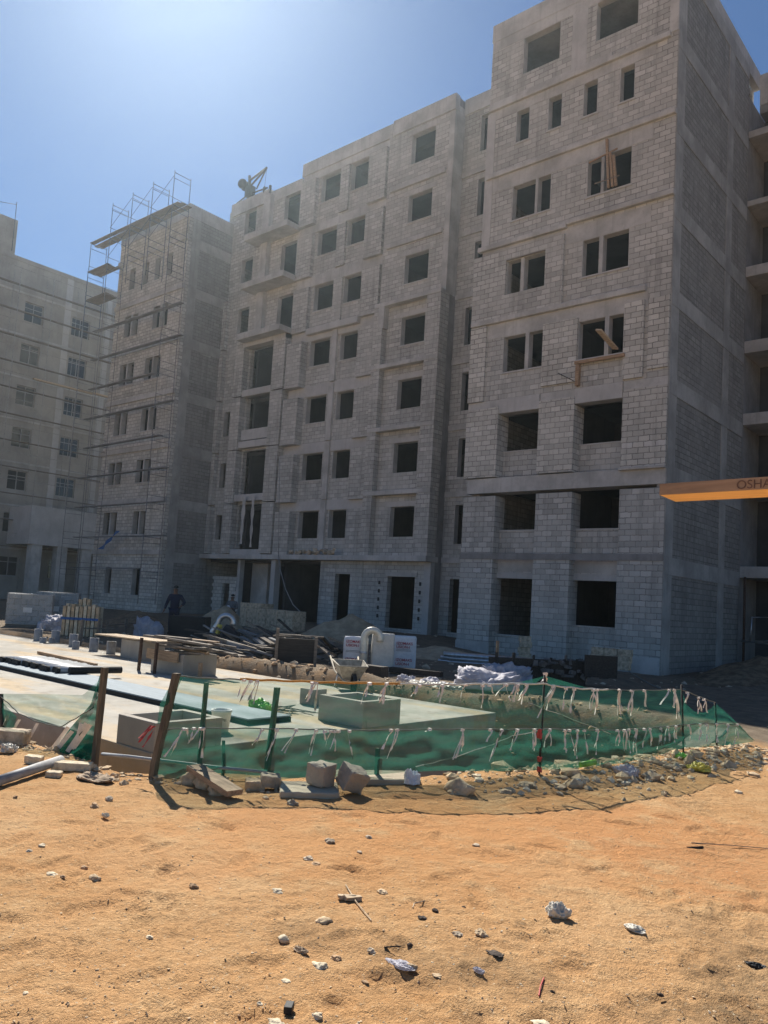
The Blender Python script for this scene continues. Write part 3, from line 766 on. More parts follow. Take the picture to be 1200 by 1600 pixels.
bp(MB().box(-39.98, -39.72, 29.01, 33.99, -.9, 25.5), 'end_wall', 'block')
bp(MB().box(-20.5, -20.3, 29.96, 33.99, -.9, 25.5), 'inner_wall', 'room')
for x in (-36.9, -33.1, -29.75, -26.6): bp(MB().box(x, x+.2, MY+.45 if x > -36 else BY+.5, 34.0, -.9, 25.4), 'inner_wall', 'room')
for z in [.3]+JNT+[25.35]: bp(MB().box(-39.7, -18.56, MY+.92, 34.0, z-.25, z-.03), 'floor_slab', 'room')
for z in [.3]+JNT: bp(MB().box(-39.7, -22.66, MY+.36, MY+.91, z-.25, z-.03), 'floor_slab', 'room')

# ---- scaffolded end tower on the left ------------------------------------------------------
LY, LX0, LX1 = 25.8, -47.05, -39.5
ltow = thing('scaffolded_tower', 'grey block tower with scaffolding over its front and a blank side wall', 'apartment building', (-43, LY, 0))
def lp(mb, name, mat, bevel=0.0): return part(mb, name, mat, ltow, bevel)
LW = {6: [(-45.7, -45.0), (-44.1, -43.5), (-42.8, -42.2), (-41.5, -40.9)], 5: [(-45.8, -44.2), (-42.57, -40.95)], 4: [(-45.85, -44.2), (-42.98, -41.3)],
      3: [(-45.95, -44.42), (-42.9, -41.24)], 2: [(-46.1, -44.57), (-42.95, -41.34)], 1: [(-46.2, -44.6), (-42.8, -41.43)], 0: [(-45.4, -44.65), (-42.35, -41.45)]}
hol = [(a, b, SILL[r], TOP[r]-.05) for r, ws in LW.items() for a, b in ws]
lp(MB().wall('y', LY, LY+.3, LX0, LX1, -.5, 24.0, hol), 'front_wall', 'block_pale')
for r, ws in LW.items():
    for a, b in ws:
        hang(surround(None, 'y', LY, a, b, SILL[r], TOP[r]-.05, .3, r < 6, [(a+b)/2-.06] if b-a > 1 else None), ltow)
for z in JNT: lp(MB().box(LX0-.03, LX1+.05, LY-.1, LY+.02, z-.12, z+.16), 'ledge', 'conc')
lp(MB().box(LX0, LX1+.02, LY-.04, LY+.25, 23.8, 24.6), 'parapet', 'conc')
lp(MB().wall('x', LX1, LX1-.3, LY+.31, 29.0, -.5, 24.0), 'side_wall', 'block_side')
lp(MB().box(LX1-.26, LX1+.02, LY+.254, 29.0, 23.8, 24.6), 'side_parapet', 'conc')
for z in [0.2]+JNT: lp(MB().box(LX1-.2, LX1+.03, LY+.27, 28.95, z-.5, z+.1), 'side_beam', 'conc_side')
for z0, z1 in zip([.3]+[j+.104 for j in JNT], [j-.504 for j in JNT]+[23.79]):
    lp(MB().box(LX1-.2, LX1+.025, LY+.28, LY+.85, z0, z1), 'side_column', 'conc_side')
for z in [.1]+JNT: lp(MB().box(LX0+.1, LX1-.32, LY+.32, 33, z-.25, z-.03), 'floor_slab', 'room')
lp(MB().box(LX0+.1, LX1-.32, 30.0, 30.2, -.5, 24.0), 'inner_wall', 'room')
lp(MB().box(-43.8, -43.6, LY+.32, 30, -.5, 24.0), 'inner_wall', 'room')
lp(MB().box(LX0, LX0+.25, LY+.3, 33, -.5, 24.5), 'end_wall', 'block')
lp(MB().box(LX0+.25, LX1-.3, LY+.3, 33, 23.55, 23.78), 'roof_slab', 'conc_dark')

# ---- rendered building at the far left, windows fitted --------------------------------------
BX = -58.5
beige = thing('rendered_building', 'hazy beige rendered apartment building with fitted sliding windows', 'apartment building', (BX, 24, 0))
def gp(mb, name, mat, bevel=0.0): return part(mb, name, mat, beige, bevel)
hol = []; wins = []
colpx = [((39, 65), 500), ((111, 137), 530)]
cols = [(at_x(37, 500, BX).y, at_x(66, 510, BX).y), (at_x(110, 530, BX).y, at_x(138, 538, BX).y)]
cols = [(cols[0][0]-4.55, cols[0][1]-4.55), (cols[0][0], cols[0][1]), (cols[1][0], cols[1][1]), (cols[1][0]+5.0, cols[1][1]+5.0)]
for k in range(7):
    for a, b in cols: hol.append((a, b, 2.0+3.14*k, 3.45+3.14*k)); wins.append((a, b, 2.0+3.14*k, 3.45+3.14*k))
gp(MB().wall('x', BX, BX-.3, 5, 46, -.5, 25.3, hol), 'wall', 'beige')
for a, b, c, d in wins:
    fr = MB(); t = .06
    for q in ((a, a+t, c, d), (b-t, b, c, d), (a+t, b-t, c, c+t), (a+t, b-t, d-t, d), ((a+b)/2-.03, (a+b)/2+.03, c+t, d-t), (a+t, b-t, d-.45, d-.4)):
        fr.box(BX-.2, BX-.13, q[0], q[1], q[2], q[3])
    w = hang(fr.build('window', M_['alu'], None), beige)
    MB().box(BX-.175, BX-.165, a+.01, b-.01, c+.01, d-.01).build('pane', M_['glass'], w)
gp(MB().box(BX-.4, BX+.06, 5, 46, 25.1, 25.4), 'parapet', 'beige')
for k in range(7): gp(MB().box(BX-.1, BX+.05, 5, 46, 3.95+3.14*k, 4.08+3.14*k), 'string_course', 'conc')
for y in (cols[1][1]+1.6, cols[2][1]+1.2): gp(MB().box(BX-.1, BX+.03, y, y+.5, 4.1, 25.1), 'column', 'conc_pale')
yb = at_x(22, 404, BX).y
gp(MB().box(BX-6, BX+.03, 6, yb, 25.4, 28.0), 'stair_head', 'beige')
gp(MB().box(BX-14, BX-.3, 5, 46, 24.8, 25.05), 'roof', 'conc_dark'); gp(MB().box(BX-14, BX-13.7, 5, 46, -.5, 25.3), 'rear_wall', 'beige')
gp(MB().box(BX-13.7, BX-.3, 5, 5.3, -.5, 25.3), 'end_wall', 'beige'); gp(MB().box(BX-13.7, BX-.3, 45.7, 46, -.5, 25.3), 'end_wall', 'beige')
for k in range(8): gp(MB().box(BX-13.7, BX-.3, 5.3, 45.7, .6+3.14*k, .8+3.14*k), 'floor_slab', 'room')
# entrance porch with square columns
py0, py1 = at_x(48, 880, BX+3.5).y, at_x(150, 880, BX+3.5).y
gp(MB().box(BX+.03, BX+3.5, py0-.3, py1+3, 4.3, 7.0), 'porch_roof', 'conc_pale')
for i in range(4):
    y = py0+(py1-py0)*i/2.6
    gp(MB().box(BX+2.7, BX+3.4, y, y+.75, -.5, 4.3), 'porch_column', 'conc')

# ------------------------------------------------------------------ scaffolding
def frame_mesh(name, depth, h, axis_='y'):
    m = MB(); r = .024
    P = (lambda d, z: (0, d, z)) if axis_ == 'y' else (lambda d, z: (d, 0, z))
    m.tube([P(0, 0), P(0, h)], r, 6); m.tube([P(depth, 0), P(depth, h)], r, 6)
    m.tube([P(0, h-.12), P(depth, h-.12)], r*.85, 6); m.tube([P(0, h-.45), P(depth, h-.45)], r*.7, 6); m.tube([P(0, .3), P(depth, .3)], r*.7, 6)
    return m
SY0, SY1 = LY-1.55, LY-.45
fx = [at_y(px, py, SY0) for px, py in ((176.7, 318), (208.3, 302.5), (240, 286), (274, 266))]
ftop = fx[0].z
xs = [fx[0].x-2.35] + [p.x for p in fx]
scaf = thing('scaffolding', 'steel frame scaffolding with plank decks standing against the hazy left tower', 'scaffolding', (-44, SY0, 0))
LIFT = 1.92
proto = None
top_z = max(p.z for p in fx)
for i, x in enumerate(xs):
    zt = (top_z-LIFT if i == 0 else top_z)
    k = 0
    while zt-LIFT*(k+1) > .0:
        z0 = zt-LIFT*(k+1)
        if k >= 3 and i in (2, 3):
            k += 1; continue
        if proto is None:
            proto = frame_mesh('frame', SY1-SY0, LIFT).build('frame', M_['steel_blue'], scaf); o = proto
            far_me = proto.data.copy(); far_me.materials[0] = M_['steel_far']
        else:
            o = proto.copy(); COL.objects.link(o); o.parent = scaf
        if k >= 3: o.data = far_me
        o.location = (x+44+random.uniform(-.03, .03), 0, z0); k += 1
deckz = []
z = top_z-LIFT; k = 0
while z > 1.0:
    a = xs[0]-.35; b = xs[-1]+.55
    if k in (1, 2): b = xs[1]-.1
    elif k > 2 and k % 2: b -= 1.2*(k % 3)
    m = MB()
    for j in (range(3) if k < 3 else (2,)):
        y0 = SY0+.12+j*.32
        m.obox(((a+b)/2+random.uniform(-.2, .2), y0+.14, z+.03), (b-a-.3*random.random(), .28, .05), Matrix.Rotation(random.uniform(-.012, .012), 3, 'Y'))
    hang(m.build('deck', M_['wood_grey' if k < 3 else 'conc_dark'], None), scaf)
    deckz.append(z); z -= LIFT; k += 1
for i in range(1, len(xs)-1):
    for k in range(0, 11):
        z0 = top_z-LIFT*(k+1)
        if z0 < .5 or k > 1: continue
        a, b = xs[i], xs[i+1]
        hang(MB().tube([(a, SY0-.03, z0+LIFT-.35), (b, SY0-.03, z0+.3)], .014, 5).tube([(a, SY0-.05, z0+.3), (b, SY0-.05, z0+LIFT-.35)], .014, 5).build('brace', M_['steel_blue' if k < 2 else 'steel_far'], None), scaf)
sc2 = thing('scaffolding', 'scaffolding with long dark decks in front of the beige rendered building', 'scaffolding', (BX+1, 24, 0))
ys = [cols[1][0]-3.6+2.45*i for i in range(8)]
for y in ys: hang(MB().tube([(BX+1.5, y, 0), (BX+1.5, y, 24.2)], .024, 6).tube([(BX+.4, y, 0), (BX+.4, y, 24.2)], .024, 6).build('standard', M_['steel_pale'], None), sc2)
for k in range(11):
    z = 4.1+1.9*k
    m = MB()
    m.box(BX+.5, BX+.8, ys[0]-.6, ys[-1]+.3-random.choice((0, 2.4, 0)), z, z+.05)
    hang(m.build('deck', M_['wood_grey'], None), sc2)
    hang(MB().tube([(BX+1.5, ys[0]-.3, z+.95), (BX+1.5, ys[-1]+.3, z+.95)], .02, 6).build('guard_rail', M_['steel_pale'], None), sc2)
for px, py, w in ((100, 604, 4.6), (148, 615, 2.6)):
    p = at_x(px, py, BX+1.9)
    o = MB().box(p.x-.15, p.x+.15, p.y-w/2, p.y+w/2, p.z-.05, p.z+.05).build('pale_plank', M_['wood_pale'], None); hang(o, sc2)
pf = at_x(20, 400, BX)
sc3 = thing('scaffolding', 'small scaffold frame and rails on the roof at the far left', 'scaffolding', (BX, pf.y, 28))
hang(MB().tube([(BX+.1, pf.y-.15, 25.6), (BX+.1, pf.y-.15, 29.3)], .026, 6).tube([(BX+.1, pf.y-1.4, 25.6), (BX+.1, pf.y-1.4, 28.9)], .026, 6).tube([(BX+.1, pf.y-.15, 29.1), (BX+.1, pf.y-1.4, 28.8)], .022, 6).build('frame', M_['steel_blue'], None), sc3)
hang(MB().tube([(BX+.1, pf.y-1.4, 28.7), (BX+.1, pf.y-6, 29.2)], .022, 6).tube([(BX+.1, pf.y-1.4, 28.1), (BX+.1, pf.y-6, 28.2)], .022, 6).build('guard_rail', M_['steel_blue'], None), sc3)

# ------------------------------------------------------------------ roof hoist on the middle block
HY = 28.95
def hp(px, py, Y=HY): return at_y(px, py, Y)
hb = hp(384, 310)
hoist = thing('roof_hoist', 'small steel roof hoist with a slanted jib and cable on the parapet', 'hoist', hb)
def hh(mb, n, m): return hang(mb.build(n, M_[m], None), hoist)
base_z = 25.9
pm = hp(390, 275); tip = hp(417, 262); mid = hp(392, 293)
hh(MB().tube([(mid.x, HY, base_z), (pm.x, HY, pm.z)], .09, 8), 'mast', 'rod')
hh(MB().tube([(pm.x+.1, HY, pm.z-.3), (tip.x, HY, tip.z)], .07, 6).tube([(mid.x+.2, HY-.15, mid.z), (tip.x, HY, tip.z)], .06, 6).tube([(mid.x+.3, HY+.2, mid.z-.1), (tip.x, HY, tip.z)], .05, 6), 'jib', 'rod')
dr = hp(381, 289)
d_ = hh(MB().lathe([(.0, -.35), (.28, -.25), (.31, -.15), (.2, -.08), (.2, .08), (.31, .15), (.28, .25), (0, .35)], (0, 0, 0), 16, False), 'drum', 'dark')
d_.matrix_parent_inverse = Matrix.Identity(4); d_.location = Vector((dr.x, HY, dr.z))-hb; d_.rotation_euler = (math.pi/2, 0, .3)
hh(MB().obox((mid.x-.05, HY, mid.z-.25), (.5, .45, .65), None, .04), 'motor_box', 'dark')
lg = hp(366, 322)
hh(MB().tube([(mid.x-.2, HY, mid.z-.4), (lg.x+.2, HY, base_z)], .05, 6).tube([(mid.x, HY, mid.z-.4), (mid.x+1.6, HY, base_z+.15)], .05, 6).tube([(mid.x-.1, HY, mid.z-.4), (mid.x-.2, HY+1.3, base_z)], .05, 6), 'frame', 'rod')
hk = hp(413, 297)
hh(MB().tube([(tip.x, HY, tip.z), (hk.x, HY, hk.z+.2)], .012, 5), 'cable', 'rod'); hh(MB().lathe([(.03, .25), (.1, .12), (.1, -.12), (.02, -.25)], (hk.x, HY, hk.z), 8), 'hook_block', 'dark')
st = hp(422, 296); tag(MB().box(st.x-.07, st.x+.07, HY-.05, HY+.05, 25.6, hp(422, 290).z).build('parapet_stub', M_['rod'], None), 'short dark steel stub standing on the parapet beside the hoist', 'steel stub')

# ------------------------------------------------------------------ loose timber and wires on the facades
def solid(mb, name, mat, label, cat, group=None, bevel=0.0):
    return tag(mb.build(name, M_[mat], None, bevel), label, cat, group)
p0, p1 = at_y(955, 216, TY-.1), at_y(957, 288, TY-.1)
pr = thing('timber_prop', 'bundle of three timber props tied upright in a high tower window', 'timber prop', (p1.x, TY-.1, p1.z))
for dx, t in ((-.14, 0), (.02, -1.0), (.15, -1.2)):
    hang(MB().beam((p1.x+dx, TY-.12, p1.z-.1), (p0.x+dx-.02, TY-.12, p0.z+t*.6), .09, .09).build('post', M_['wood'], None), pr)
hang(MB().beam((p1.x-.95, TY-.17, p1.z+1.12), (p1.x+.18, TY-.17, p1.z+1.3), .04, .05).build('cross_batten', M_['wood'], None), pr)
hang(MB().beam((p1.x-.7, TY-.17, p1.z+.2), (p1.x+.3, TY-.17, p1.z+.22), .035, .04).build('cross_batten', M_['wood_grey'], None), pr)
a, b = at_y(880+330/6, 400+690/6, TY-1.0), at_y(880+490/6, 400+870/6, TY+.1)
solid(MB().beam(a, b, .26, .06, (.3, .2, 1)), 'loose_plank', 'wood_pale', 'pale plank sticking out of a tower window at a slant', 'plank')
solid(MB().box(-14.0, -12.05, TY-.2, TY-.125, 10.92, 11.03), 'form_board', 'wood', 'brown form board under the sill of the window with the slanted plank', 'board')
solid(MB().box(-13.95, -13.82, TY-.19, TY-.006, 10.1, 10.9), 'form_board', 'wood', 'short upright form board below the left end of that brown sill board', 'board')
a, b = at_y(872, 583, TY-.1), at_y(896, 595, TY-.5)
solid(MB().tube([a, b], .016, 6), 'rebar', 'rod', 'bent dark rebar stub poking out of the pale tower masonry', 'rebar')
pts = [at_y(435, 868, CYB-.4), at_y(438, 890, CYB-.6), at_y(446, 920, CYB-.9), at_y(458, 945, CYB-1.2), at_y(478, 965, CYB-1.4)]
solid(MB().tube(pts, .028, 6), 'cable', 'pvc', 'pale cable drooping from the long ledge to the ground', 'cable')
pts = [at_y(437, 720, CYB-.5), at_y(436, 800, CYB-.5), at_y(435, 868, CYB-.4)]
solid(MB().tube(pts, .02, 6), 'cable', 'pvc', 'pale cable running up the balcony pier above the long ledge', 'cable')
a, b = at_y(963, 1033, TY-.1), at(1120, 1100, .1)
pts = [a.lerp(b, t)+Vector((0, 0, -.9*t*(1-t))) for t in np.linspace(0, 1, 9)]
solid(MB().tube(pts, .016, 6), 'cable', 'rope_g', 'grey wire slanting from the tower base towards the net', 'cable')
tm = MB()
for i in range(9):
    t0 = at_y(381+i*9, 776+random.uniform(-2, 3), BY-.4)
    tm.tube([t0, t0+Vector((random.uniform(-.1, .1), 0, -random.uniform(.1, .3)))], .02, 5)
ts = thing('torn_sheet', 'torn pale plastic sheet hanging in the lowest balcony opening', 'plastic sheet', (-36, BY-.4, 5.5))
def sheet(p, q, w, n=14, amp=.1):
    m = MB(); vs = []
    for i in range(n+1):
        c = Vector(p).lerp(Vector(q), i/n); ww = w*(1-.45*i/n)
        for k in (-1, 0, 1): vs.append(c+Vector((k*ww/2, amp*math.sin(i*1.3+k*1.7), 0)))
    fs = []
    for i in range(n):
        for k in (0, 1): fs.append((i*3+k, i*3+k+1, (i+1)*3+k+1, (i+1)*3+k))
    return m.add(vs, fs, True)
hang(sheet(at_y(382, 776, BY-.5), at_y(376, 850, BY-.5), .34, 14, .03).build('strip', M_['conc'], None), ts)
hang(sheet(at_y(396, 774, BY-.5), at_y(391, 855, BY-.5), .28, 14, .03).build('strip', M_['conc'], None), ts)
m = MB()
for i in range(12):
    p = at_y(455+i*6+random.uniform(-3, 3), 862+random.uniform(-2, 3), CYB-.2)
    m.obox(p, [random.uniform(.12, .3) for _ in range(3)], Matrix.Rotation(random.random()*3, 3, 'Z') @ Matrix.Rotation(random.random(), 3, 'X'), .03)
tag(solid(m, 'rubble', 'stone_grey', 'broken block rubble lying along the long ledge', 'rubble'), kind='stuff')
bl = at_y(173, 843, LY-.6)
solid(sheet((bl.x-.9, LY-.7, bl.z-.6), (bl.x+.9, LY-.7, bl.z+.5), .5, 10, .06), 'tarpaulin', 'blue', 'blue tarpaulin scrap caught on the scaffolded tower', 'tarpaulin')

# ------------------------------------------------------------------ OSHA plank close to the camera
def plank_pt(px, py, d): 
    r = ray(px, py); r = r/ r.dot(AXF)
    return Vector((0, 0, CAM_H)) + r*d
A0 = plank_pt(1031, 774, 3.05); hz = A0.z
B0 = at(1200, 764.5, hz)
u = (B0-A0); u.z = 0; u.normalize(); v = Vector((-u.y, u.x, 0))
if v.dot(AXF) < 0: v = -v
wd = (at(1055, 784.2, hz)-A0).dot(v); L = 3.4; th = .045
A1 = at(1055, 784.2, hz)
pl = thing('scaffold_plank', 'orange wooden scaffold plank stamped OSHA PR reaching in from the edge', 'plank', A0)
R3 = Matrix((u, v, Vector((0, 0, 1)))).transposed()
off = (A1-A0).dot(u)
vs = [A0, A0+u*L, A0+u*L+v*wd, A0+u*off+v*wd]
m = MB().add([*vs, *[p+Vector((0, 0, th)) for p in vs]], [(0,3,2,1),(4,5,6,7),(0,1,5,4),(1,2,6,5),(2,3,7,6),(3,0,4,7)])
hang(m.build('board', M_['plank'], None, .003), pl)
e = MB().add([A0-v*.004+Vector((0, 0, .001)), A0+u*L-v*.004+Vector((0, 0, .001)), A0+u*L-v*.004+Vector((0, 0, th-.001)), A0-v*.004+Vector((0, 0, th-.001)),
              A0+v*.01, A0+u*L+v*.01, A0+u*L+v*.01+Vector((0, 0, th-.002)), A0+v*.01+Vector((0, 0, th-.002))], [(0,1,2,3),(4,7,6,5),(0,4,5,1),(3,2,6,7),(0,3,7,4),(1,5,6,2)])
hang(e.build('edge', M_['plank_edge'], None), pl)
def text_mesh(txt, size, mat, name='lettering', ext=.0006, bold=0.0):
    cu = bpy.data.curves.new(name, 'FONT'); cu.body = txt; cu.size = size; cu.extrude = ext; cu.offset = bold
    to = bpy.data.objects.new(name, cu); COL.objects.link(to)
    me_ = bpy.data.meshes.new_from_object(to.evaluated_get(bpy.context.evaluated_depsgraph_get()))
    bpy.data.objects.remove(to); bpy.data.curves.remove(cu)
    me_.materials.clear(); me_.materials.append(M_[mat])
    o = bpy.data.objects.new(name, me_); COL.objects.link(o); return o
t0 = plank_pt(1149, 763, 3.05); s0 = (at(1149, 766.5, hz)-A0).dot(u)
Rt = Matrix((u, Vector((0, 0, 1)), -v)).transposed().to_4x4()
for word, dx in (('OSHA', 0), ('PROOF', .168)):
    tx = text_mesh(word, .045, 'ink_brown')
    tx.matrix_world = Matrix.Translation(A0+u*(s0+dx)-v*.0055+Vector((0, 0, .006))) @ Rt
    tx.parent = pl; tx.matrix_parent_inverse = Matrix.Translation(-A0)

# ------------------------------------------------------------------ the net fence
FV = [Vector((x, y, 0)) for x, y in FENCE]
def on_fence(px, py):
    """where a pixel's line of sight meets the upright surface above the fence line"""
    d = ray(px, py); best = None
    for i in range(len(FV)-1):
        a, b = FV[i], FV[i+1]; e = b-a
        den = d.x*(-e.y)+d.y*e.x
        if abs(den) < 1e-9: continue
        t = (a.x*(-e.y)+a.y*e.x)/den
        s = ((d.x*t-a.x)*e.x+(d.y*t-a.y)*e.y)/(e.x**2+e.y**2)
        lo = -2.0 if i == 0 else -.001; hi = 2.5 if i == len(FV)-2 else 1.001
        if t > 0 and lo <= s <= hi and (best is None or t < best[0]): best = (t, Vector((d.x*t, d.y*t, CAM_H+d.z*t)))
    return best[1] if best else at(px, py, .5)
def path(pxs, n=8):
    P = [on_fence(*p) for p in pxs]; out = []
    for i in range(len(P)-1):
        for k in range(n): out.append(P[i].lerp(P[i+1], k/n))
    return out+[P[-1]]
def net_strip(lo, hi, n=90, m=14, amp=.03, seed=1, sag=0.0):
    """net between a lower and an upper line, both as lists of points"""
    def res(P, n):
        d = [0]
        for i in range(len(P)-1): d.append(d[-1]+(P[i+1]-P[i]).length)
        out = []
        for k in range(n+1):
            t = d[-1]*k/n; i = 0
            while i < len(d)-2 and d[i+1] < t: i += 1
            f = (t-d[i])/max(1e-6, d[i+1]-d[i]); out.append(P[i].lerp(P[i+1], f))
        return out
    A, B = res(lo, n), res(hi, n); vs = []; fs = []
    for i in range(n+1):
        for j in range(m+1):
            v = j/m; p = A[i].lerp(B[i], v)
            w = amp*math.sin(math.pi*min(1, v*1.0))**.5 if 0 < v < 1 else amp*.2
            nn = (mnoise.noise(Vector((i*.16+seed*9, j*.20, seed)))*1.6 + .5*mnoise.noise(Vector((i*.45+j*.35, j*.5-i*.2, seed+5))))*w
            vs.append(p+Vector((nn*.85, -nn*.5, -sag*math.sin(math.pi*v)*.0)))
    for i in range(n):
        for j in range(m): a = i*(m+1)+j; fs.append((a, a+m+1, a+m+2, a+1))
    return MB().add(vs, fs, True)
TOPPX = [(279, 1054), (330, 1060), (380, 1062), (470, 1065), (560, 1067), (640, 1068), (700, 1070), (770, 1069), (850, 1068), (872, 1072), (905, 1076), (960, 1077.5), (1010, 1078.5), (1064, 1077)]
MIDPX = [(262, 1139), (330, 1137.5), (420, 1138), (500, 1139), (560, 1140.5), (640, 1140), (720, 1139), (780, 1139.5), (844, 1138.5), (900, 1139.5), (960, 1141), (1010, 1138), (1066, 1132)]
BOTPX = [(243, 1214), (300, 1222), (360, 1226), (420, 1220), (480, 1215), (560, 1212), (640, 1206), (700, 1204), (760, 1205), (844, 1203), (900, 1200), (960, 1194), (1010, 1185), (1068, 1168)]
fence = thing('net_fence', 'sagging green shade net fence on leaning posts around the sunk slab', 'fence', (-5, 6, 0))
def fh(mb, n, m): return hang(mb.build(n, M_[m], None, 0, False), fence)
topP, midP, botP = path(TOPPX), path(MIDPX), path(BOTPX)
mid2 = [p+Vector((.01, -.006, 0)) for p in midP]
fh(net_strip(botP, midP, 140, 18, .085, 1), 'lower_net', 'net_low')
fh(net_strip(mid2, topP, 140, 14, .06, 2), 'upper_net', 'net_up')
# fold of net lifted to a peak at the thin rod
pk = on_fence(852, 1056)
fh(MB().add([on_fence(812, 1066), pk, on_fence(835, 1069)], [(0, 1, 2)]).add([pk, on_fence(918, 1075), on_fence(856, 1069)], [(0, 1, 2)]), 'net_fold', 'net_low')
# slack end at the right
rt = [on_fence(1066, 1080), on_fence(1072, 1100), on_fence(1085, 1112), on_fence(1100, 1114), on_fence(1112, 1106), on_fence(1118, 1099), on_fence(1140, 1118), on_fence(1160, 1138), on_fence(1176, 1156)]
rm = [on_fence(1066, 1133), on_fence(1085, 1131), on_fence(1110, 1130), on_fence(1135, 1130), on_fence(1153, 1132), on_fence(1176, 1157)]
rb = [on_fence(1068, 1168), on_fence(1090, 1168), on_fence(1120, 1165), on_fence(1150, 1163), on_fence(1177, 1159)]
fh(net_strip(rm, rt, 40, 10, .04, 4), 'end_net', 'net_low'); fh(net_strip(rb, [p+Vector((.01, -.008, 0)) for p in rm], 40, 10, .04, 5), 'end_net', 'net_low')
# dragged and bunched net at the left
l_top = [on_fence(0, 1084), on_fence(40, 1084), on_fence(90, 1085), on_fence(130, 1086), on_fence(158, 1060)]
l_low = [on_fence(0, 1100), on_fence(30, 1112), on_fence(62, 1128), on_fence(100, 1136), on_fence(140, 1105)]
fh(net_strip(l_low, l_top, 40, 8, .05, 6), 'slack_net', 'net_up')
fh(net_strip([on_fence(66, 1192), on_fence(90, 1160), on_fence(118, 1128), on_fence(142, 1100), on_fence(157, 1052)], [on_fence(140, 1186), on_fence(146, 1165), on_fence(150, 1135), on_fence(155, 1100), on_fence(166, 1046)], 40, 14, .07, 7), 'bunched_net', 'net_dense')
fh(net_strip([on_fence(20, 1150), on_fence(32, 1172), on_fence(52, 1188), on_fence(72, 1192)], [on_fence(18, 1138), on_fence(40, 1156), on_fence(60, 1172), on_fence(80, 1180)], 24, 6, .05, 8), 'bunched_net', 'net_dense')
fh(net_strip([on_fence(0, 1150), on_fence(10, 1140), on_fence(22, 1136)], [on_fence(0, 1092), on_fence(14, 1108), on_fence(26, 1120)], 16, 8, .05, 9), 'slack_net', 'net_low')
fh(net_strip([on_fence(64, 1195), on_fence(90, 1196), on_fence(125, 1192), on_fence(146, 1186)], [on_fence(70, 1178), on_fence(95, 1168), on_fence(125, 1164), on_fence(150, 1160)], 26, 10, .08, 10), 'bunched_net', 'net_dense')
# sleeve of net round the leaning post
fh(net_strip([on_fence(246, 1130), on_fence(250, 1100), on_fence(262, 1078), on_fence(276, 1054)], [on_fence(262, 1139), on_fence(266, 1112), on_fence(274, 1085), on_fence(286, 1056)], 24, 6, .04, 11), 'net_sleeve', 'net_low')
# posts: (base px, top px, width, material)
def post(base, top, w, mat_, name='post', lean=Vector((0, 0, 0))):
    b = on_fence(*base); t = on_fence(*top)
    if mat_ == 'stake': b = b+Vector((-.075, .06, 0)); t = t+Vector((-.075, .06, 0))
    m = MB(); n = 7
    d = (t-b); side = Vector((d.y, -d.x, 0)) if abs(d.x)+abs(d.y) > 1e-5 else Vector((1, 0, 0))
    pts = [b-Vector((0, 0, .2))]+[b.lerp(t, i/n) for i in range(1, n+1)]
    ro = random.random()*3
    base_i = len(m.v)
    for i, p in enumerate(pts):
        ww = w*(1+.12*mnoise.noise(Vector((i*.8, w*50, ro))))
        for k in range(4):
            a = math.pi/4+k*math.pi/2+ro*.1
            m.v.append(tuple(p+Vector((math.cos(a), math.sin(a), 0))*ww*.7))
    for i in range(len(pts)-1):
        for k in range(4): m.f.append((i*4+k, i*4+(k+1) % 4, (i+1)*4+(k+1) % 4, (i+1)*4+k)); m.smooth.append(False)
    m.f.append((3, 2, 1, 0)); m.smooth.append(False); e = (len(pts)-1)*4; m.f.append((e, e+1, e+2, e+3)); m.smooth.append(False)
    return fh(m, name, mat_)
post((236, 1218), (276, 1052), .054, 'post')
post((148, 1190), (164, 1043), .05, 'post'); post((416, 1222), (434, 1076), .042, 'stake'); post((310, 1200), (322, 1068), .034, 'stake')
post((4, 1152), (2, 1084), .03, 'rod', 'rod'); post((349, 1200), (349, 1160), .022, 'stake', 'short_stake'); post((592, 1200), (593, 1172), .035, 'stake', 'short_stake')
b, t = on_fence(842, 1216), on_fence(851, 1055)
fh(MB().tube([b, t], .011, 6), 'rod', 'rod'); b, t = on_fence(1068, 1180), on_fence(1065, 1070); fh(MB().tube([b, t], .012, 6), 'rod', 'rod')
b, t = on_fence(1120, 1165), on_fence(1117, 1097); fh(MB().tube([b, t], .012, 6), 'rod', 'rod')
fh(MB().tube([on_fence(430, 1208), on_fence(330, 1198), on_fence(200, 1182), on_fence(160, 1178)], .016, 6), 'bottom_rail', 'pipe_pale')
# ropes
def rope(pxs, r, mat_, nm): return fh(MB().tube([p+Vector((.006, -.012, .004*math.sin(i*1.7))) for i, p in enumerate(path(pxs, 5))], r, 6), nm, mat_)
rope([(376, 1061), (430, 1063), (500, 1065.5), (560, 1067), (625, 1068.5)], .011, 'rope_o', 'orange_rope')
rope([(279, 1056), (330, 1060), (378, 1061.5)], .007, 'rope_g', 'top_rope')
rope([(622, 1068.5), (700, 1069.5), (770, 1068.5), (850, 1068), (870, 1072), (910, 1076), (950, 1077.5)], .009, 'rope_w', 'top_rope')
rope([(945, 1077.5), (1010, 1078.5), (1064, 1077), (1095, 1089), (1118, 1098)], .005, 'rope_g', 'top_rope')
rope(MIDPX, .006, 'rope_g', 'middle_rope')
rope([(1066, 1133), (1085, 1131), (1110, 1130), (1153, 1132)], .005, 'rope_g', 'middle_rope')
rope([(850, 1140), (800, 1150), (770, 1163), (700, 1186), (650, 1198)], .004, 'rope_w', 'slack_rope')
rope([(826, 1098), (880, 1118), (954, 1146)], .0035, 'rope_w', 'slack_rope')
rope([(0, 1086), (16, 1100), (30, 1114), (60, 1128), (95, 1136), (120, 1122), (148, 1105)], .006, 'rope_g', 'slack_rope')
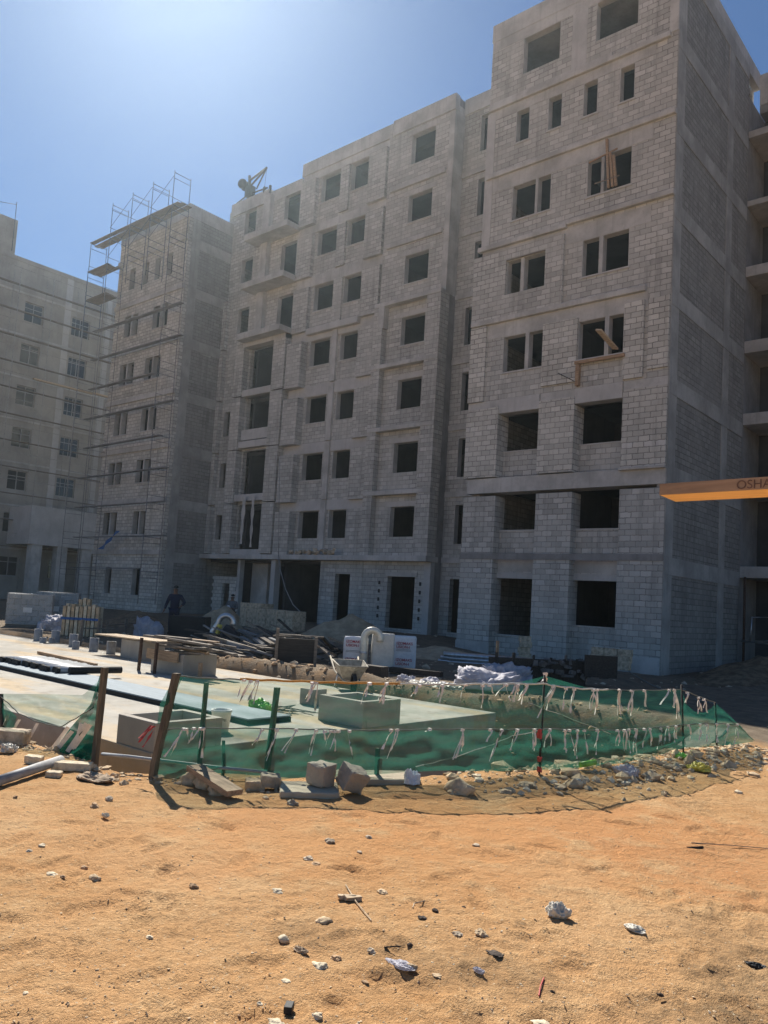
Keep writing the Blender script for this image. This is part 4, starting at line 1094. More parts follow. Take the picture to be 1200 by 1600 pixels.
# strips of barrier tape tied to the ropes: (x, y of the knot, drop in px, sideways in px, strips)
def ribbon(m, p, drop, side, w, ph):
    n = 6; vs = []
    tdir = Vector((.45, .9, 0)).normalized()
    for i in range(n+1):
        f = i/n
        c = p+tdir*side*f+Vector((0, 0, -drop*f))+Vector((1, -.5, 0))*(.012*math.sin(f*5+ph))
        ww = w*(.55+.45*min(1, f*2.5))*(1-.15*f)
        a = 1.5*math.sin(f*4.5*(.4+ph/6)+ph)
        e = (tdir*math.cos(a)+Vector((.9, -.45, 0))*math.sin(a))*ww/2
        vs += [c-e, c+e]
    m.add(vs, [(2*i, 2*i+1, 2*i+3, 2*i+2) for i in range(n)], True)
UP = [(402, 1064, 36, -8, 3), (392, 1064, 44, -14, 2), (382, 1063, 24, -16, 1), (494, 1067, 40, -3, 3), (488, 1067, 34, -6, 2), (577, 1068, 33, -15, 2), (604, 1068, 36, -6, 4), (655, 1071, 16, -10, 2), (690, 1071, 26, -8, 2), (727, 1070, 26, -20, 1), (753, 1071, 32, -6, 1), (764, 1071, 14, 4, 1), (788, 1070, 22, -20, 1), (790, 1070, 24, 5, 1), (806, 1070, 25, -10, 2), (808, 1070, 22, 3, 1), (822, 1070, 28, -12, 3), (863, 1073, 42, -14, 4), (883, 1076, 42, -3, 2), (896, 1077, 36, -5, 2), (926, 1078, 40, 0, 3), (932, 1078, 46, -1, 1), (966, 1078, 38, 1, 5), (985, 1079, 34, -4, 2), (1005, 1079, 37, -2, 1), (1044, 1078, 24, -8, 1), (1052, 1078, 40, 2, 4), (1072, 1082, 24, 0, 2), (1090, 1090, 26, 2, 3), (1098, 1093, 20, 3, 2)]
LO = [(288, 1139, 40, -22, 2), (292, 1139, 26, -4, 1), (304, 1138, 24, 0, 1), (318, 1138, 44, -6, 2), (314, 1138, 32, -14, 1), (410, 1140, 36, -18, 2), (433, 1140, 42, -10, 2), (463, 1140, 36, -16, 2), (494, 1141, 46, -5, 2), (508, 1142, 18, -10, 1), (517, 1142, 22, 0, 1), (522, 1142, 28, 2, 1), (529, 1142, 30, -4, 1), (546, 1142, 40, 6, 1), (611, 1140, 40, -10, 2), (620, 1140, 42, -12, 2), (671, 1139, 6, -6, 1), (722, 1140, 46, -8, 3), (765, 1140, 22, -8, 1), (783, 1140, 46, -16, 2), (807, 1140, 34, -12, 2), (834, 1140, 42, -6, 2), (858, 1140, 42, -2, 2), (881, 1141, 44, 1, 4), (888, 1141, 34, 5, 1), (901, 1141, 40, 1, 2), (912, 1141, 40, -2, 1), (932, 1141, 40, 0, 2), (963, 1141, 36, -1, 2), (974, 1141, 36, 0, 2), (981, 1140, 32, 0, 1), (992, 1140, 36, 1, 3), (1005, 1139, 34, 1, 1), (1014, 1139, 32, 0, 1), (1031, 1138, 36, -1, 2), (1042, 1136, 34, -1, 2), (1054, 1135, 28, 0, 2), (1074, 1133, 28, 0, 1), (1092, 1132, 26, -3, 2), (1102, 1132, 24, 1, 2), (1118, 1131, 26, -2, 3), (1135, 1132, 30, -4, 2), (1150, 1132, 30, -3, 2)]
for lst, where, grp in ((UP, 'upper', 'tape strips on the upper rope'), (LO, 'lower', 'tape strips on the lower rope')):
    for x, y, drop, side, k in lst:
        p = on_fence(x, y); q = on_fence(x, y+drop); s = on_fence(x+side, y+drop)
        L = (p.z-q.z); sd_ = (s-q).length*(1 if side > 0 else -1)
        m = MB()
        for i in range(k):
            ribbon(m, p+Vector((.03, -.03, .005))+Vector((.4, .8, 0))*random.uniform(-.018, .018), L*random.uniform(.62, 1.15), sd_*random.uniform(.3, 1.2)+random.uniform(-.05, .05), random.uniform(.013, .030), random.random()*6)
        m.obox(p+Vector((.02, -.02, 0)), (.028, .028, .022), None, .004)
        o = m.build('barrier_tape', M_['tape'], None, 0, False)
        tag(o, f'faded pinkish barrier tape strips tied to the {where} rope of the green net', 'barrier tape', grp)
m = MB(); p = on_fence(250, 1137)
for i in range(5): ribbon(m, p+Vector((-.05+.02*i, -.06, .02)), random.uniform(.1, .19), -.08-.04*random.random(), .028, i)
tag(m.build('barrier_tape', M_['tape_red'], None, 0, False), 'bright red barrier tape knotted on the leaning fence post', 'barrier tape')
m = MB()
for yy in (1143, 1150, 1186, 1202): m.obox(on_fence(843.5, yy)+Vector((.0, -.01, 0)), (.035, .035, .05), None, .008)
tag(m.build('barrier_tape', M_['tape_red'], None, 0, False), 'red tape knots wound down the thin dark rod of the net', 'barrier tape')
m = MB(); p = on_fence(852, 1057)
for i in range(3): ribbon(m, p, .05, .03-.04*i, .02, i*2)
m.obox(p+Vector((0, 0, .02)), (.03, .03, .04), None, .01)
tag(m.build('barrier_tape', M_['tape'], None, 0, False), 'pink tape bow tied on top of the thin dark rod', 'barrier tape')
m = MB()
for a, b in (((112, 1134), (72, 1188)), ((118, 1140), (84, 1180)), ((140, 1128), (110, 1172)), ((146, 1130), (118, 1168)), ((132, 1128), (124, 1160))):
    p, q = on_fence(*a), on_fence(*b); m.add([p+Vector((.05, -.08, .01)), p+Vector((.07, -.05, -.01)), q+Vector((.08, -.05, -.01)), q+Vector((.05, -.08, .01))], [(0, 1, 2, 3)])
tag(m.build('barrier_tape', M_['tape'], None, 0, False), 'long faded tape strips caught in the bunched net at the left post', 'barrier tape')
m = MB()
for a, b in (((12, 1114), (4, 1134)), ((28, 1124), (18, 1140)), ((56, 1130), (44, 1152))):
    p, q = on_fence(*a), on_fence(*b); m.add([p, p+Vector((.03, .02, 0)), q+Vector((.03, .02, 0)), q], [(0, 1, 2, 3)])
tag(m.build('barrier_tape', M_['tape'], None, 0, False), 'pale tape strips on the slack rope left of the bunched net', 'barrier tape')

# ------------------------------------------------------------------ things on the slab
def mbox(name, label, x0, x1, y0, y1, h, mat='box_conc', w=.085, group='open concrete manhole boxes', z=0.0, lid=False):
    m = MB()
    m.box(x0, x1, y0, y0+w, z, z+h); m.box(x0, x1, y1-w, y1, z, z+h); m.box(x0, x0+w, y0+w, y1-w, z, z+h); m.box(x1-w, x1, y0+w, y1-w, z, z+h)
    return tag(m.build(name, M_[mat], None, .008), label, 'manhole box', group)
mbox('manhole_box', 'open square concrete manhole box on the near corner of the slab by the white bucket', -7.8, -7.1+.012, 4.735, 5.58, .30)
mbox('manhole_box', 'open square concrete manhole box behind the middle of the green net', -7.92, -7.1+.012, 7.86, 8.63, .345)
MB_s = MB().box(-9.25, -8.95, 8.75, 9.05, 0, .25)
solid(MB_s, 'concrete_stub', 'box_conc', 'low concrete stub on the slab left of the middle manhole box', 'concrete stub', None, .01)
mbox('manhole_box', 'concrete manhole box with a pale board laid over its top', -17.2, -16.35, 10.35, 11.0, .44)
mbox('manhole_box', 'concrete manhole box almost hidden under a heap of old boards', -14.2, -13.1, 9.25, 10.05, .42)
solid(MB().obox((-17.0, 10.6, .475), (2.5, .62, .03), Matrix.Rotation(.05, 3, 'Z')), 'form_board', 'wood_pale', 'wide pale board laid over a manhole box on the slab', 'board')
bh = thing('board_heap', 'untidy heap of old boards and battens on a manhole box', 'timber heap', (-13.4, 9.6, .44))
for i in range(22):
    L = random.uniform(.6, 1.35); a = random.gauss(0.12, .22)
    c = Vector((-13.45+random.uniform(-.5, .6), 9.65+random.uniform(-.33, .33), .46+.012*i+random.uniform(0, .02)))
    mm = MB().obox(c, (L, random.uniform(.05, .17), random.uniform(.02, .045)), Matrix.Rotation(a, 3, 'Z') @ Matrix.Rotation(random.gauss(0, .04), 3, 'Y'))
    hang(mm.build('board', M_[random.choice(['wood', 'wood_grey', 'wood', 'wood_grey'])], None), bh)
hang(MB().obox((-13.75, 9.2, .36), (1.1, .035, .2), Matrix.Rotation(-.02, 3, 'Z')).build('board', M_['wood'], None), bh)
for x, y, mat_ in ((-14.42, 9.12, 'rust'), (-13.75, 9.05, 'rust')):
    solid(MB().beam((x, y, 0), (x+.02, y, .66 if x < -14 else .62), .05, .05), 'formwork_stake', mat_, 'rusty upright stake at the left end of the board heap' if x < -14 else 'rusty upright stake in front of the middle of the board heap', 'stake')
solid(MB().beam((-12.75, 9.4, 0), (-12.75, 9.4, .3), .06, .06), 'formwork_stake', 'wood', 'short timber stake at the right end of the board heap', 'stake')
for i, (px, py, h, r, lb) in enumerate([(59, 1001, .33, .115, 'tallest grey pipe stub at the far left of the slab'), (67, 1004, .14, .09, 'short grey pipe stub just right of the tallest one'), (86, 1004, .33, .115, 'tall grey pipe stub joined by a low one at its left'), (80, 1005, .15, .07, 'low grey pipe stub leaning against a taller stub'),
        (114, 1010, .33, .11, 'grey pipe stub rising just behind a short stub on the slab'), (118, 1014, .2, .09, 'short grey pipe stub right in front of a taller one'), (146, 1017, .33, .11, 'grey pipe stub second from the board covered box'), (173, 1021, .3, .11, 'grey pipe stub nearest the board covered box')]):
    p = at(px, py)
    m = MB().lathe([(r, 0), (r, h), (r-.018, h), (r-.018, h-.12), (0, h-.12)], p, 18, False)
    solid(m, 'pipe_stub', 'pvc', lb, 'pipe stub', 'pipe stubs standing on the slab')
pt = at(100, 1005); solid(MB().tube([at(68, 1006)+Vector((0, 0, .015)), at(85, 1007)+Vector((0, 0, .03)), at(100, 1006)+Vector((0, 0, .015))], .015, 6), 'hose', 'dark', 'thin dark hose lying beside the pipe stubs', 'hose')
a, b = at(60, 1022), at(150, 1042); solid(MB().beam(a+Vector((0, 0, .04)), b+Vector((0, 0, .04)), .07, .06), 'timber_batten', 'wood', 'long brown batten lying across the slab behind the pipes', 'batten')
# row of short black-ended pipes on top of a long pale sheet stack
st_ = thing('sheet_stack', 'long low stack of pale sheets with a dark front edge on the slab', 'sheet stack', (-12, 7, 0))
hang(MB().box(-16.0, -7.98, 6.68, 7.42, 0, .06).build('core', M_['pipe_black'], None), st_)
hang(MB().box(-15.98, -7.99, 6.69, 7.42, .064, .082).build('top_sheet', M_['panel'], None), st_)
for i in range(22):
    x = -15.85+i*.108
    p = thing('drain_pipe', 'short pale drain pipe with a black end in the row on the sheet stack', 'pipe', (x+random.uniform(-.012, .012), 7.0+random.uniform(-.05, .05), .131), random.gauss(0, .012), 'drain pipes laid in a row')
    if i == 0:
        q1 = MB().tube([(0, 0, 0), (0, .86, 0)], .047, 12).build('barrel', M_['pipe_pale'], p); q2 = MB().tube([(0, -.03, 0), (0, .035, 0)], .049, 12).build('end_cap', M_['pipe_black'], p)
        keep = (q1, q2)
    else:
        for q in keep: c = q.copy(); COL.objects.link(c); c.parent = p
solid(MB().tube([(-13.4, 7.1, .145), (-13.3, 8.05, .145)], .062, 14), 'drain_pipe', 'pipe_black', 'thicker black pipe at the right end of the pipe row', 'pipe')
# bucket
bk = thing('bucket', 'white plastic bucket with dark lettering beside the near manhole box', 'bucket', at(344, 1143))
hang(MB().lathe([(.095, 0), (.118, .235), (.125, .235), (.125, .262), (.112, .262), (.112, .22)], bk.location, 26, True).build('tub', M_['white'], None), bk)
tb = text_mesh('ICHIPEL', .042, 'ink', 'lettering', .0004)
ang = math.atan2(-bk.location.y, -bk.location.x)
me_ = tb.data
for v in me_.vertices:
    th_ = ang-.62+v.co.x/.112; r_ = .1155+v.co.z
    z_ = .135+v.co.y
    rr = .095+.023*z_/.235+.0016
    v.co = Vector((rr*math.cos(th_), rr*math.sin(th_), z_))
tb.parent = bk
# wheelbarrow
wbp = at(545, 1077); wb = thing('wheelbarrow', 'battered steel wheelbarrow standing at the far edge of the slab', 'wheelbarrow', wbp, math.radians(-38))
def loc(mb, n, m_, root, bev=0.0): return mb.build(n, M_[m_], root, bev)
tray = MB(); top = [(-.34, -.30, .52), (.42, -.27, .46), (.56, 0, .47), (.42, .27, .46), (-.34, .30, .52)]; bot = [(-.2, -.17, .22), (.2, -.15, .2), (.25, 0, .2), (.2, .15, .2), (-.2, .17, .22)]
tray.add(top+bot, [(0, 1, 6, 5), (1, 2, 7, 6), (2, 3, 8, 7), (3, 4, 9, 8), (4, 0, 5, 9), (5, 6, 7, 8, 9)])
t_ = loc(tray, 'tray', 'barrow', wb); md = t_.modifiers.new('solid', 'SOLIDIFY'); md.thickness = .012
loc(MB().tube([Vector(p) for p in top+[top[0]]], .014, 6), 'rim', 'barrow', wb)
for s in (-1, 1):
    loc(MB().tube([(.5, .06*s, .14), (.2, .16*s, .19), (-.35, .24*s, .3), (-.85, .28*s, .55)], .017, 6), 'handle', 'barrow', wb)
    loc(MB().tube([(-.18, .2*s, .26), (-.28, .24*s, .0)], .015, 6), 'leg', 'steel', wb)
wh = loc(MB().lathe([(.13, -.03), (.17, -.035), (.18, 0), (.17, .035), (.13, .03)], (0, 0, 0), 20, False), 'wheel', 'dark', wb); wh.location = (.52, 0, .17); wh.rotation_euler = (math.pi/2, 0, 0)
# gooseneck vents
def cane(name, label, p, h, r, rad, ang, mat='duct', lean=0.0):
    t = thing(name, label, 'vent pipe', p, ang, 'gooseneck vent pipes')
    pts = [(0, 0, 0), (0, 0, h*.5), (lean*.6, 0, h-rad)]
    for i in range(1, 13):
        a = math.pi*i/12*1.02; pts.append((lean*.6+rad-rad*math.cos(a), 0, h-rad+rad*math.sin(a)))
    pts.append((pts[-1][0], 0, pts[-1][2]-.06))
    loc(MB().tube(pts, r, 18, False), 'pipe', mat, t).modifiers.new('s', 'SOLIDIFY').thickness = .008
    loc(MB().lathe([(r+.006, -.03), (r+.012, -.02), (r+.012, .02), (r+.006, .03)], (0, 0, h*.45), 18, False), 'collar', 'steel', t)
    return t
vdir = math.atan2(AXR.y, AXR.x)
cane('vent_pipe', 'cream gooseneck vent pipe standing in front of the printed sacks', at(566, 1049, 0), .99, .085, .19, vdir)
c2 = at(330, 1013); cane('vent_pipe', 'shiny silver gooseneck vent pipe leaning over a black sack by the timber heap', c2, 1.0, .085, .22, vdir, 'steel', .28)
def blobm(c, s, n=2, amp=.25, seed=0, freq=1.6, flat=0.0):
    bm = bmesh.new(); bmesh.ops.create_icosphere(bm, subdivisions=n, radius=1.0); vs = []
    for v in bm.verts:
        d = v.co.normalized(); k = 1+amp*mnoise.noise(d*freq+Vector((seed*7.3, seed*3.1, seed)))+amp*.5*mnoise.noise(d*freq*2.7+Vector((seed, 5, 2)))
        q = Vector((d.x*s[0]*k, d.y*s[1]*k, d.z*s[2]*k))
        if flat and q.z < -flat*s[2]: q.z = -flat*s[2]
        vs.append(Vector(c)+q)
    bm.verts.index_update(); fs = [tuple(v.index for v in f.verts) for f in bm.faces]; bm.free()
    return MB().add(vs, fs, True)
p = at(352, 1016); solid(blobm(p+Vector((0, .1, .3)), (.36, .3, .38), 3, .3, 3), 'rubble_sack', 'dark', 'black rubbish sack under the bend of the silver vent pipe', 'sack')
solid(MB().obox(p+Vector((-.25, -.1, .6)), (.1, .1, .28), Matrix.Rotation(.3, 3, 'Y')), 'yellow_rag', 'yellow', 'small yellow rag on the silver vent pipe', 'rag')
# printed sacks of insulation
def sack(label, p, w, d, h, rz, mat='bag', text=None):
    t = thing('insulation_sack', label, 'sack', p, rz, 'sacks behind the cream vent pipe')
    nx, nz = 10, 16; vs = []; fs = []
    def ring(z, k):
        out = []
        for i in range(4*nx):
            s, f = divmod(i, nx); f /= nx
            x, y = [(-w/2+w*f, -d/2), (w/2, -d/2+d*f), (w/2-w*f, d/2), (-w/2, d/2-d*f)][s]
            bul = .02*math.sin(math.pi*f)+.012*mnoise.noise(Vector((x*6, z*5, s*3+w)))
            n = [(0, -1), (1, 0), (0, 1), (-1, 0)][s]
            out.append((x*k+n[0]*bul, y*k+n[1]*bul, z))
        return out
    for j in range(nz+1):
        z = h*j/nz; vs += ring(z, 1 if 0 < j < nz else .93)
    N = 4*nx
    for j in range(nz):
        for i in range(N): fs.append((j*N+i, j*N+(i+1) % N, (j+1)*N+(i+1) % N, (j+1)*N+i))
    fs.append(tuple(nz*N+i for i in range(N))); fs.append(tuple(reversed(range(N))))
    loc(MB().add(vs, fs, True), 'sack_body', mat, t)
    if text:
        for k, (ln, zz, sz) in enumerate(text):
            o = text_mesh(ln, sz, 'red', 'lettering', .0008, .0012); o.parent = t
            o.rotation_euler = (math.pi/2, 0, 0); o.location = (-w*.40, -d/2-.034, zz)
        for zz in (.47, .44): loc(MB().box(-w*.4, w*.25, -d/2-.036, -d/2-.030, h*zz/.8, h*zz/.8+.006), 'printed_line', 'ink', t)
    return t
PR = vdir+.15
TXT = [('IZOMAKS', .66, .088), ('USION-I', .57, .088), ('IZOMAKS', .24, .088), ('USION-I', .15, .088)]
sack('white sack printed in red standing left of the cream vent pipe', at(545, 1047, .0)+Vector((0, .2, 0)), .55, .38, .80, vdir-.05, 'bag', TXT)
sack('plain cream sack directly behind the cream vent pipe', at(583, 1050, .0)+Vector((0, .3, 0)), .52, .4, .92, vdir+.05, 'bag_plain')
sack('white sack printed in red right of the cream vent pipe', at(618, 1045, .0)+Vector((0, .3, 0)), .58, .4, .84, vdir+.1, 'bag', [('IZOMAKS', .62, .098), ('USION-I', .53, .098), ('IZOMAKS', .2, .098), ('USION-I', .1, .098)])
# dark timbers and beams in front of the sacks
solid(MB().beam(at(530, 1056)+Vector((0, 0, .16)), at(600, 1066)+Vector((0, 0, .16)), .25, .32), 'timber_baulk', 'wood_dark', 'thick black timber baulk lying below the printed sacks', 'timber')
solid(MB().beam(at(610, 1050, .05)+Vector((0, 0, .06)), at(690, 1058, .05)+Vector((0, 0, .06)), .2, .12), 'timber_baulk', 'wood_dark', 'low dark timber lying right of the thick black baulk', 'timber')
# formwork box and shutter
fb = thing('formwork_box', 'dark timber formwork box with two upright posts on the soil', 'formwork', at(462, 1036, .15), vdir+.1)
loc(MB().box(-.42, .42, -.03, .03, 0, .56), 'front_panel', 'wood_dark', fb); loc(MB().box(-.42, .42, .75, .81, 0, .5), 'back_panel', 'wood_dark', fb)
for x in (-.46, .44): loc(MB().beam((x, -.03, -.1), (x, -.03, .78 if x < 0 else .62), .09, .07), 'post', 'wood_grey', fb); loc(MB().box(x-.03, x+.03, 0, .78, 0, .5), 'side_panel', 'wood_dark', fb)
for i in range(7): loc(MB().obox((random.uniform(-.3, .3), random.uniform(0, .6), .58+random.uniform(0, .05)), (random.uniform(.4, .9), .07, .03), Matrix.Rotation(random.uniform(-.6, .6), 3, 'Z')), 'scrap_batten', 'wood_grey', fb)
sp0, sp1 = at(762, 1066), at(914, 1073)
sh = thing('formwork_shutter', 'long black formwork shutter propped by stakes below the tower', 'formwork', sp0)
hang(MB().beam(sp0+Vector((0, 0, .27)), sp1+Vector((0, 0, .27)), .05, .62).build('panel', M_['wood_dark'], None), sh)
for f in (.1, .28, .48, .66, .8, .93): q = sp0.lerp(sp1, f)+Vector((-.03, -.05, 0)); hang(MB().beam(q, q+Vector((0, 0, .6+.12*random.random())), .05, .04).build('stake', M_['wood_dark'], None), sh)
for f, c in ((.03, 'wood'), (.74, 'wood_grey'), (.95, 'wood'), (.2, 'wood_grey')): q = sp0.lerp(sp1, f)+Vector((.06, .12, .2)); hang(MB().beam(q, q+Vector((0, 0, .75 if f < .1 else .5)), .09, .03).build('upright_board', M_[c], None), sh)
m = MB()
for i in range(60):
    q = sp0.lerp(sp1, random.uniform(.1, 1))+Vector((random.uniform(.05, .6), random.uniform(.1, .9), random.uniform(.2, .55)))
    m.obox(q, [random.uniform(.06, .28), random.uniform(.05, .2), random.uniform(.03, .12)], Matrix.Rotation(random.random()*3, 3, 'Z') @ Matrix.Rotation(random.uniform(-.5, .5), 3, 'X'), .02)
tag(solid(m, 'rubble', 'rubble_dark', 'grey rubble heaped behind the long black shutter', 'rubble'), kind='stuff')
solid(MB().obox(at(868, 1040, .5)+Vector((.5, 1.2, 0)), (.75, .05, .5), Matrix.Rotation(vdir, 3, 'Z')), 'form_board', 'wood_dark', 'dark square board standing behind the right half of the shutter', 'board')
# steel pipes
def pipepile(label, a, b, n, r, mat, seed, cat='pipe', name='steel_pipe', grp='galvanised pipes lying below the tower'):
    rr = random.Random(seed); d = (b-a).normalized(); s = Vector((d.y, -d.x, 0))
    for i in range(n):
        row = i//5; o = s*((i % 5)-2)*2.1*r+Vector((0, 0, r+row*1.8*r))+d*rr.uniform(-.25, .25)
        solid(MB().tube([a+o, b+o+s*rr.uniform(-.05, .05)], r, 10), name, mat, label, cat, grp)
pipepile('galvanised steel pipe in the low pile below the tower', at(695, 1036, -.1), at(808, 1044, -.1)+Vector((.4, 0, 0)), 15, .062, 'steel', 4)
for i in range(7):
    a, b = at(905, 1062-i*2.2, -.15+.05*i), at(962-i*3, 1062-i*2.5, -.15+.05*i)
    solid(MB().beam(a, b, .16, .05), 'steel_channel', 'steel_blue' if i > 4 else 'steel', 'flat steel channel in the small pile right of the shutter', 'channel', 'steel channels right of the shutter')
m = MB()
for i in range(3):
    for j in range(3):
        c = at(935, 1046, .1)+Vector((i*.42-.3, .5+.05*j, .12+j*.2)); m = MB().obox(c, (.4, .2, .195), Matrix.Rotation(random.uniform(-.1, .1), 3, 'Z'))
        solid(m, 'concrete_block', 'stone_grey', 'grey concrete block stacked against the tower foot', 'block', 'blocks stacked against the tower foot', .006)
c = at(798, 1030, .0); 
for j in range(4): solid(MB().obox(c+Vector((random.uniform(-.04, .04), .9, .1+j*.2)), (.42, .2, .19), Matrix.Rotation(vdir, 3, 'Z')), 'concrete_block', 'stone_grey', 'grey concrete block in the short column behind the steel pipes', 'block', 'blocks behind the steel pipes', .006)
# crumpled plastic tarp and debris at the far edge of the slab
def crumple(c, sx, sy, h, mat, label, cat, name, seed, n=34, rz=0.0, group=None):
    """a balled or flattened sheet of plastic: a closed, creased skin resting on the ground"""
    bm = bmesh.new(); bmesh.ops.create_icosphere(bm, subdivisions=5 if n > 24 else 4, radius=1.0); vs = []; R = Matrix.Rotation(rz, 3, 'Z'); S = Vector((seed*1.7, seed*.31, seed*.77))
    for v in bm.verts:
        d = v.co.normalized()
        big = mnoise.noise(d*1.3+S); rid = 1-2*abs(mnoise.noise(d*2.6+S*2)); rid2 = 1-2*abs(mnoise.noise(d*6.0-S))
        k = .86+.40*big+.15*rid+.06*rid2
        q = Vector((d.x*sx/2*k, d.y*sy/2*k, (d.z*.5+.42)*h*k*(.85+.3*rid)))
        if d.z < -.05: q.z = min(q.z, .012+.008*rid2)
        q.z = max(q.z, .001)
        vs.append(Vector(c)+R@q)
    bm.verts.index_update(); fs = [tuple(v.index for v in f.verts) for f in bm.faces]; bm.free()
    o = MB().add(vs, fs, n > 24).build(name, M_[mat], None, 0, False); return tag(o, label, cat, group)
tc = gat(735, 1078); crumple(tc+Vector((0, .5, .02)), 1.3, 1.5, .36, 'film', 'large heap of crumpled clear plastic film beside the black shutter', 'plastic film', 'plastic_film', 2, 40)
tc = gat(780, 1070); crumple(tc+Vector((0, .2, .05)), 1.1, 1.0, .4, 'film', 'smaller crumpled plastic film touching the left end of the shutter', 'plastic film', 'plastic_film', 5, 30)
for x, y, s, k in ((655, 1076, .55, 1), (672, 1073, .5, 2), (690, 1080, .6, 3), (630, 1068, .4, 4)):
    crumple(gat(x, y)+Vector((0, .1, .02)), s, s, .14, 'cloth' if k % 2 else 'film', ['', 'white crumpled scrap left of the clear film heap', 'clear crumpled scrap among the brown chips', 'white scrap nearest the clear film heap', 'clear scrap under the orange rope end'][k], 'plastic scrap', 'plastic_scrap', 10+k, 16)
# green plastic and weeds by the sheet stack
crumple(at(402, 1112), .38, .3, .17, 'greenbag', 'bright green crumpled plastic by the end of the sheet stack', 'plastic bag', 'plastic_bag', 21, 20)
m = MB()
for i in range(14): q = at(415, 1108); m.tube([q, q+Vector((random.uniform(.1, .5), random.uniform(-.2, .3), random.uniform(.0, .1))), q+Vector((random.uniform(.3, .9), random.uniform(-.3, .5), .02))], .006, 4)
tag(solid(m, 'twine', 'rope_g', 'tangle of thin green grey twine next to the green plastic', 'twine'), kind='stuff')

# ------------------------------------------------------------------ in the shade beyond the slab
def pallet(label, p, w, d, h, rz):
    t = thing('block_pallet', label, 'pallet', p, rz, 'wrapped pallets at the far left')
    loc(MB().box(-w/2, w/2, -d/2, d/2, .1, h), 'bricks', 'block_pale', t)
    vs = MB(); vs.box(-w/2-.02, w/2+.02, -d/2-.02, d/2+.02, .12, h+.02); loc(vs, 'shrink_wrap', 'film_wrap', t)
    for i in range(3): loc(MB().box(-w/2, w/2, -d/2+i*(d/2-.05), -d/2+i*(d/2-.05)+.1, 0, .1), 'skid', 'wood_grey', t)
    loc(MB().box(-.2, .1, -d/2-.03, -d/2-.022, h*.45, h*.6), 'paper_tag', 'white', t)
    return t
pallet('shrink wrapped pallet of bricks at the far left edge', at(45, 979, .0), 1.5, 1.2, 1.2, vdir+.35)
pallet('shrink wrapped pallet of bricks standing right of its twin', at(88, 978, .0), 1.5, 1.2, 1.3, vdir+.3)
crumple(at(75, 986)+Vector((0, .3, 0)), 1.6, 1.0, .5, 'film', 'crumpled film dropped in front of the two wrapped pallets', 'plastic film', 'plastic_film', 31, 26)
kb = thing('kerb_bundle', 'bundle of upright pale kerb stones held by a blue strap', 'kerb stones', at(128, 994), vdir+.1)
for i in range(9):
    for j in range(2):
        h = 1.0+(.22 if i in (3, 4, 5) and j else 0)+random.uniform(-.05, .05)
        loc(MB().box(-.62+i*.13, -.62+i*.13+.1, j*.3-.2, j*.3+.06, 0, h), 'kerb_stone', 'stone_pale' if (i+j) % 2 else 'stone', kb, .01)
loc(MB().box(-.66, .62, -.23, -.215, .52, .6), 'strap', 'blue', kb)
for i, (x0, y0, x1, y1) in enumerate(((125, 1003, 126, 968), (152, 1000, 153, 966), (165, 994, 167, 968), (195, 992, 197, 966))):
    b = at(x0, y0); h = at_y(x1, y1, b.y).z
    solid(MB().beam(b-Vector((0, 0, .1)), Vector((b.x+.05, b.y, h)), .08, .08), 'timber_post', 'wood_grey', ['grey post directly in front of the strapped kerb stones', 'grey post just right of the strapped kerb stones', 'thin grey post between the kerb stones and the boards', 'grey post nearest the person in navy'][i], 'post', 'rough posts behind the slab')
a, b = at(125, 1000), at(175, 1000); solid(MB().beam(a+Vector((0, 0, .35)), b+Vector((0, 0, .35)), .12, .04), 'timber_rail', 'wood_grey', 'pale rail board nailed low between the rough posts', 'rail')
a, b = at(150, 992), at(215, 985); solid(MB().beam(a+Vector((0, 0, .3)), b+Vector((0, 0, .3)), .1, .04), 'timber_rail', 'wood_grey', 'second rail board running back towards the person in navy', 'rail')
# heaps: (px, py of the front foot), size
def heap(label, c, sx, sy, h, mat, seed, n=40, rz=0.0, name='sand_heap', cat='sand heap'):
    m = MB(); vs = []; R = Matrix.Rotation(rz, 3, 'Z')
    for i in range(n+1):
        for j in range(n+1):
            u, v = (i/n-.5)*2, (j/n-.5)*2; r = math.hypot(u, v)
            z = h*max(0, 1-r)**.85*(1+.35*mnoise.noise(Vector((u*2+seed, v*2, 1))))+.07*h*mnoise.noise(Vector((u*7, v*7, seed)))*max(0, 1.1-r)
            vs.append(Vector(c)+R@Vector((u*sx/2, v*sy/2, z-.05)))
    k = n+1
    m.add(vs, [(i*k+j, (i+1)*k+j, (i+1)*k+j+1, i*k+j+1) for i in range(n) for j in range(n)], True)
    return tag(m.build(name, M_[mat], None, 0, False), label, cat)
heap('sand heap against the middle block behind the formwork box', gat(505, 1004)+Vector((-.3, 1.6, 0)), 5.0, 3.6, 1.15, 'sand', 3, 40, .2)
heap('sand heap between the two standing persons', at(312, 978, .2)+Vector((0, 1.2, 0)), 3.0, 2.6, .95, 'sand', 5)
heap('low sand heap behind the right printed sack', at(650, 1025)+Vector((0, 1.0, -.1)), 5.0, 4.0, .5, 'sand', 7, 40, .3)
heap('low earth heap left of the person in navy', at(185, 980)+Vector((0, 1.0, 0)), 6, 3, .75, 'earth', 9, 40, 0, 'earth_heap', 'earth heap')
heap('dark earth heap against the side wall of the tower', Vector((-8.2, 29.0, -.4)), 4.5, 7.0, 1.1, 'earth', 11, 40, 0, 'earth_heap', 'earth heap')
heap('dark earth heap under the balcony wing', Vector((-3.8, 31.5, -.6)), 6, 5.0, 1.6, 'earth', 13, 40, 0, 'earth_heap', 'earth heap')
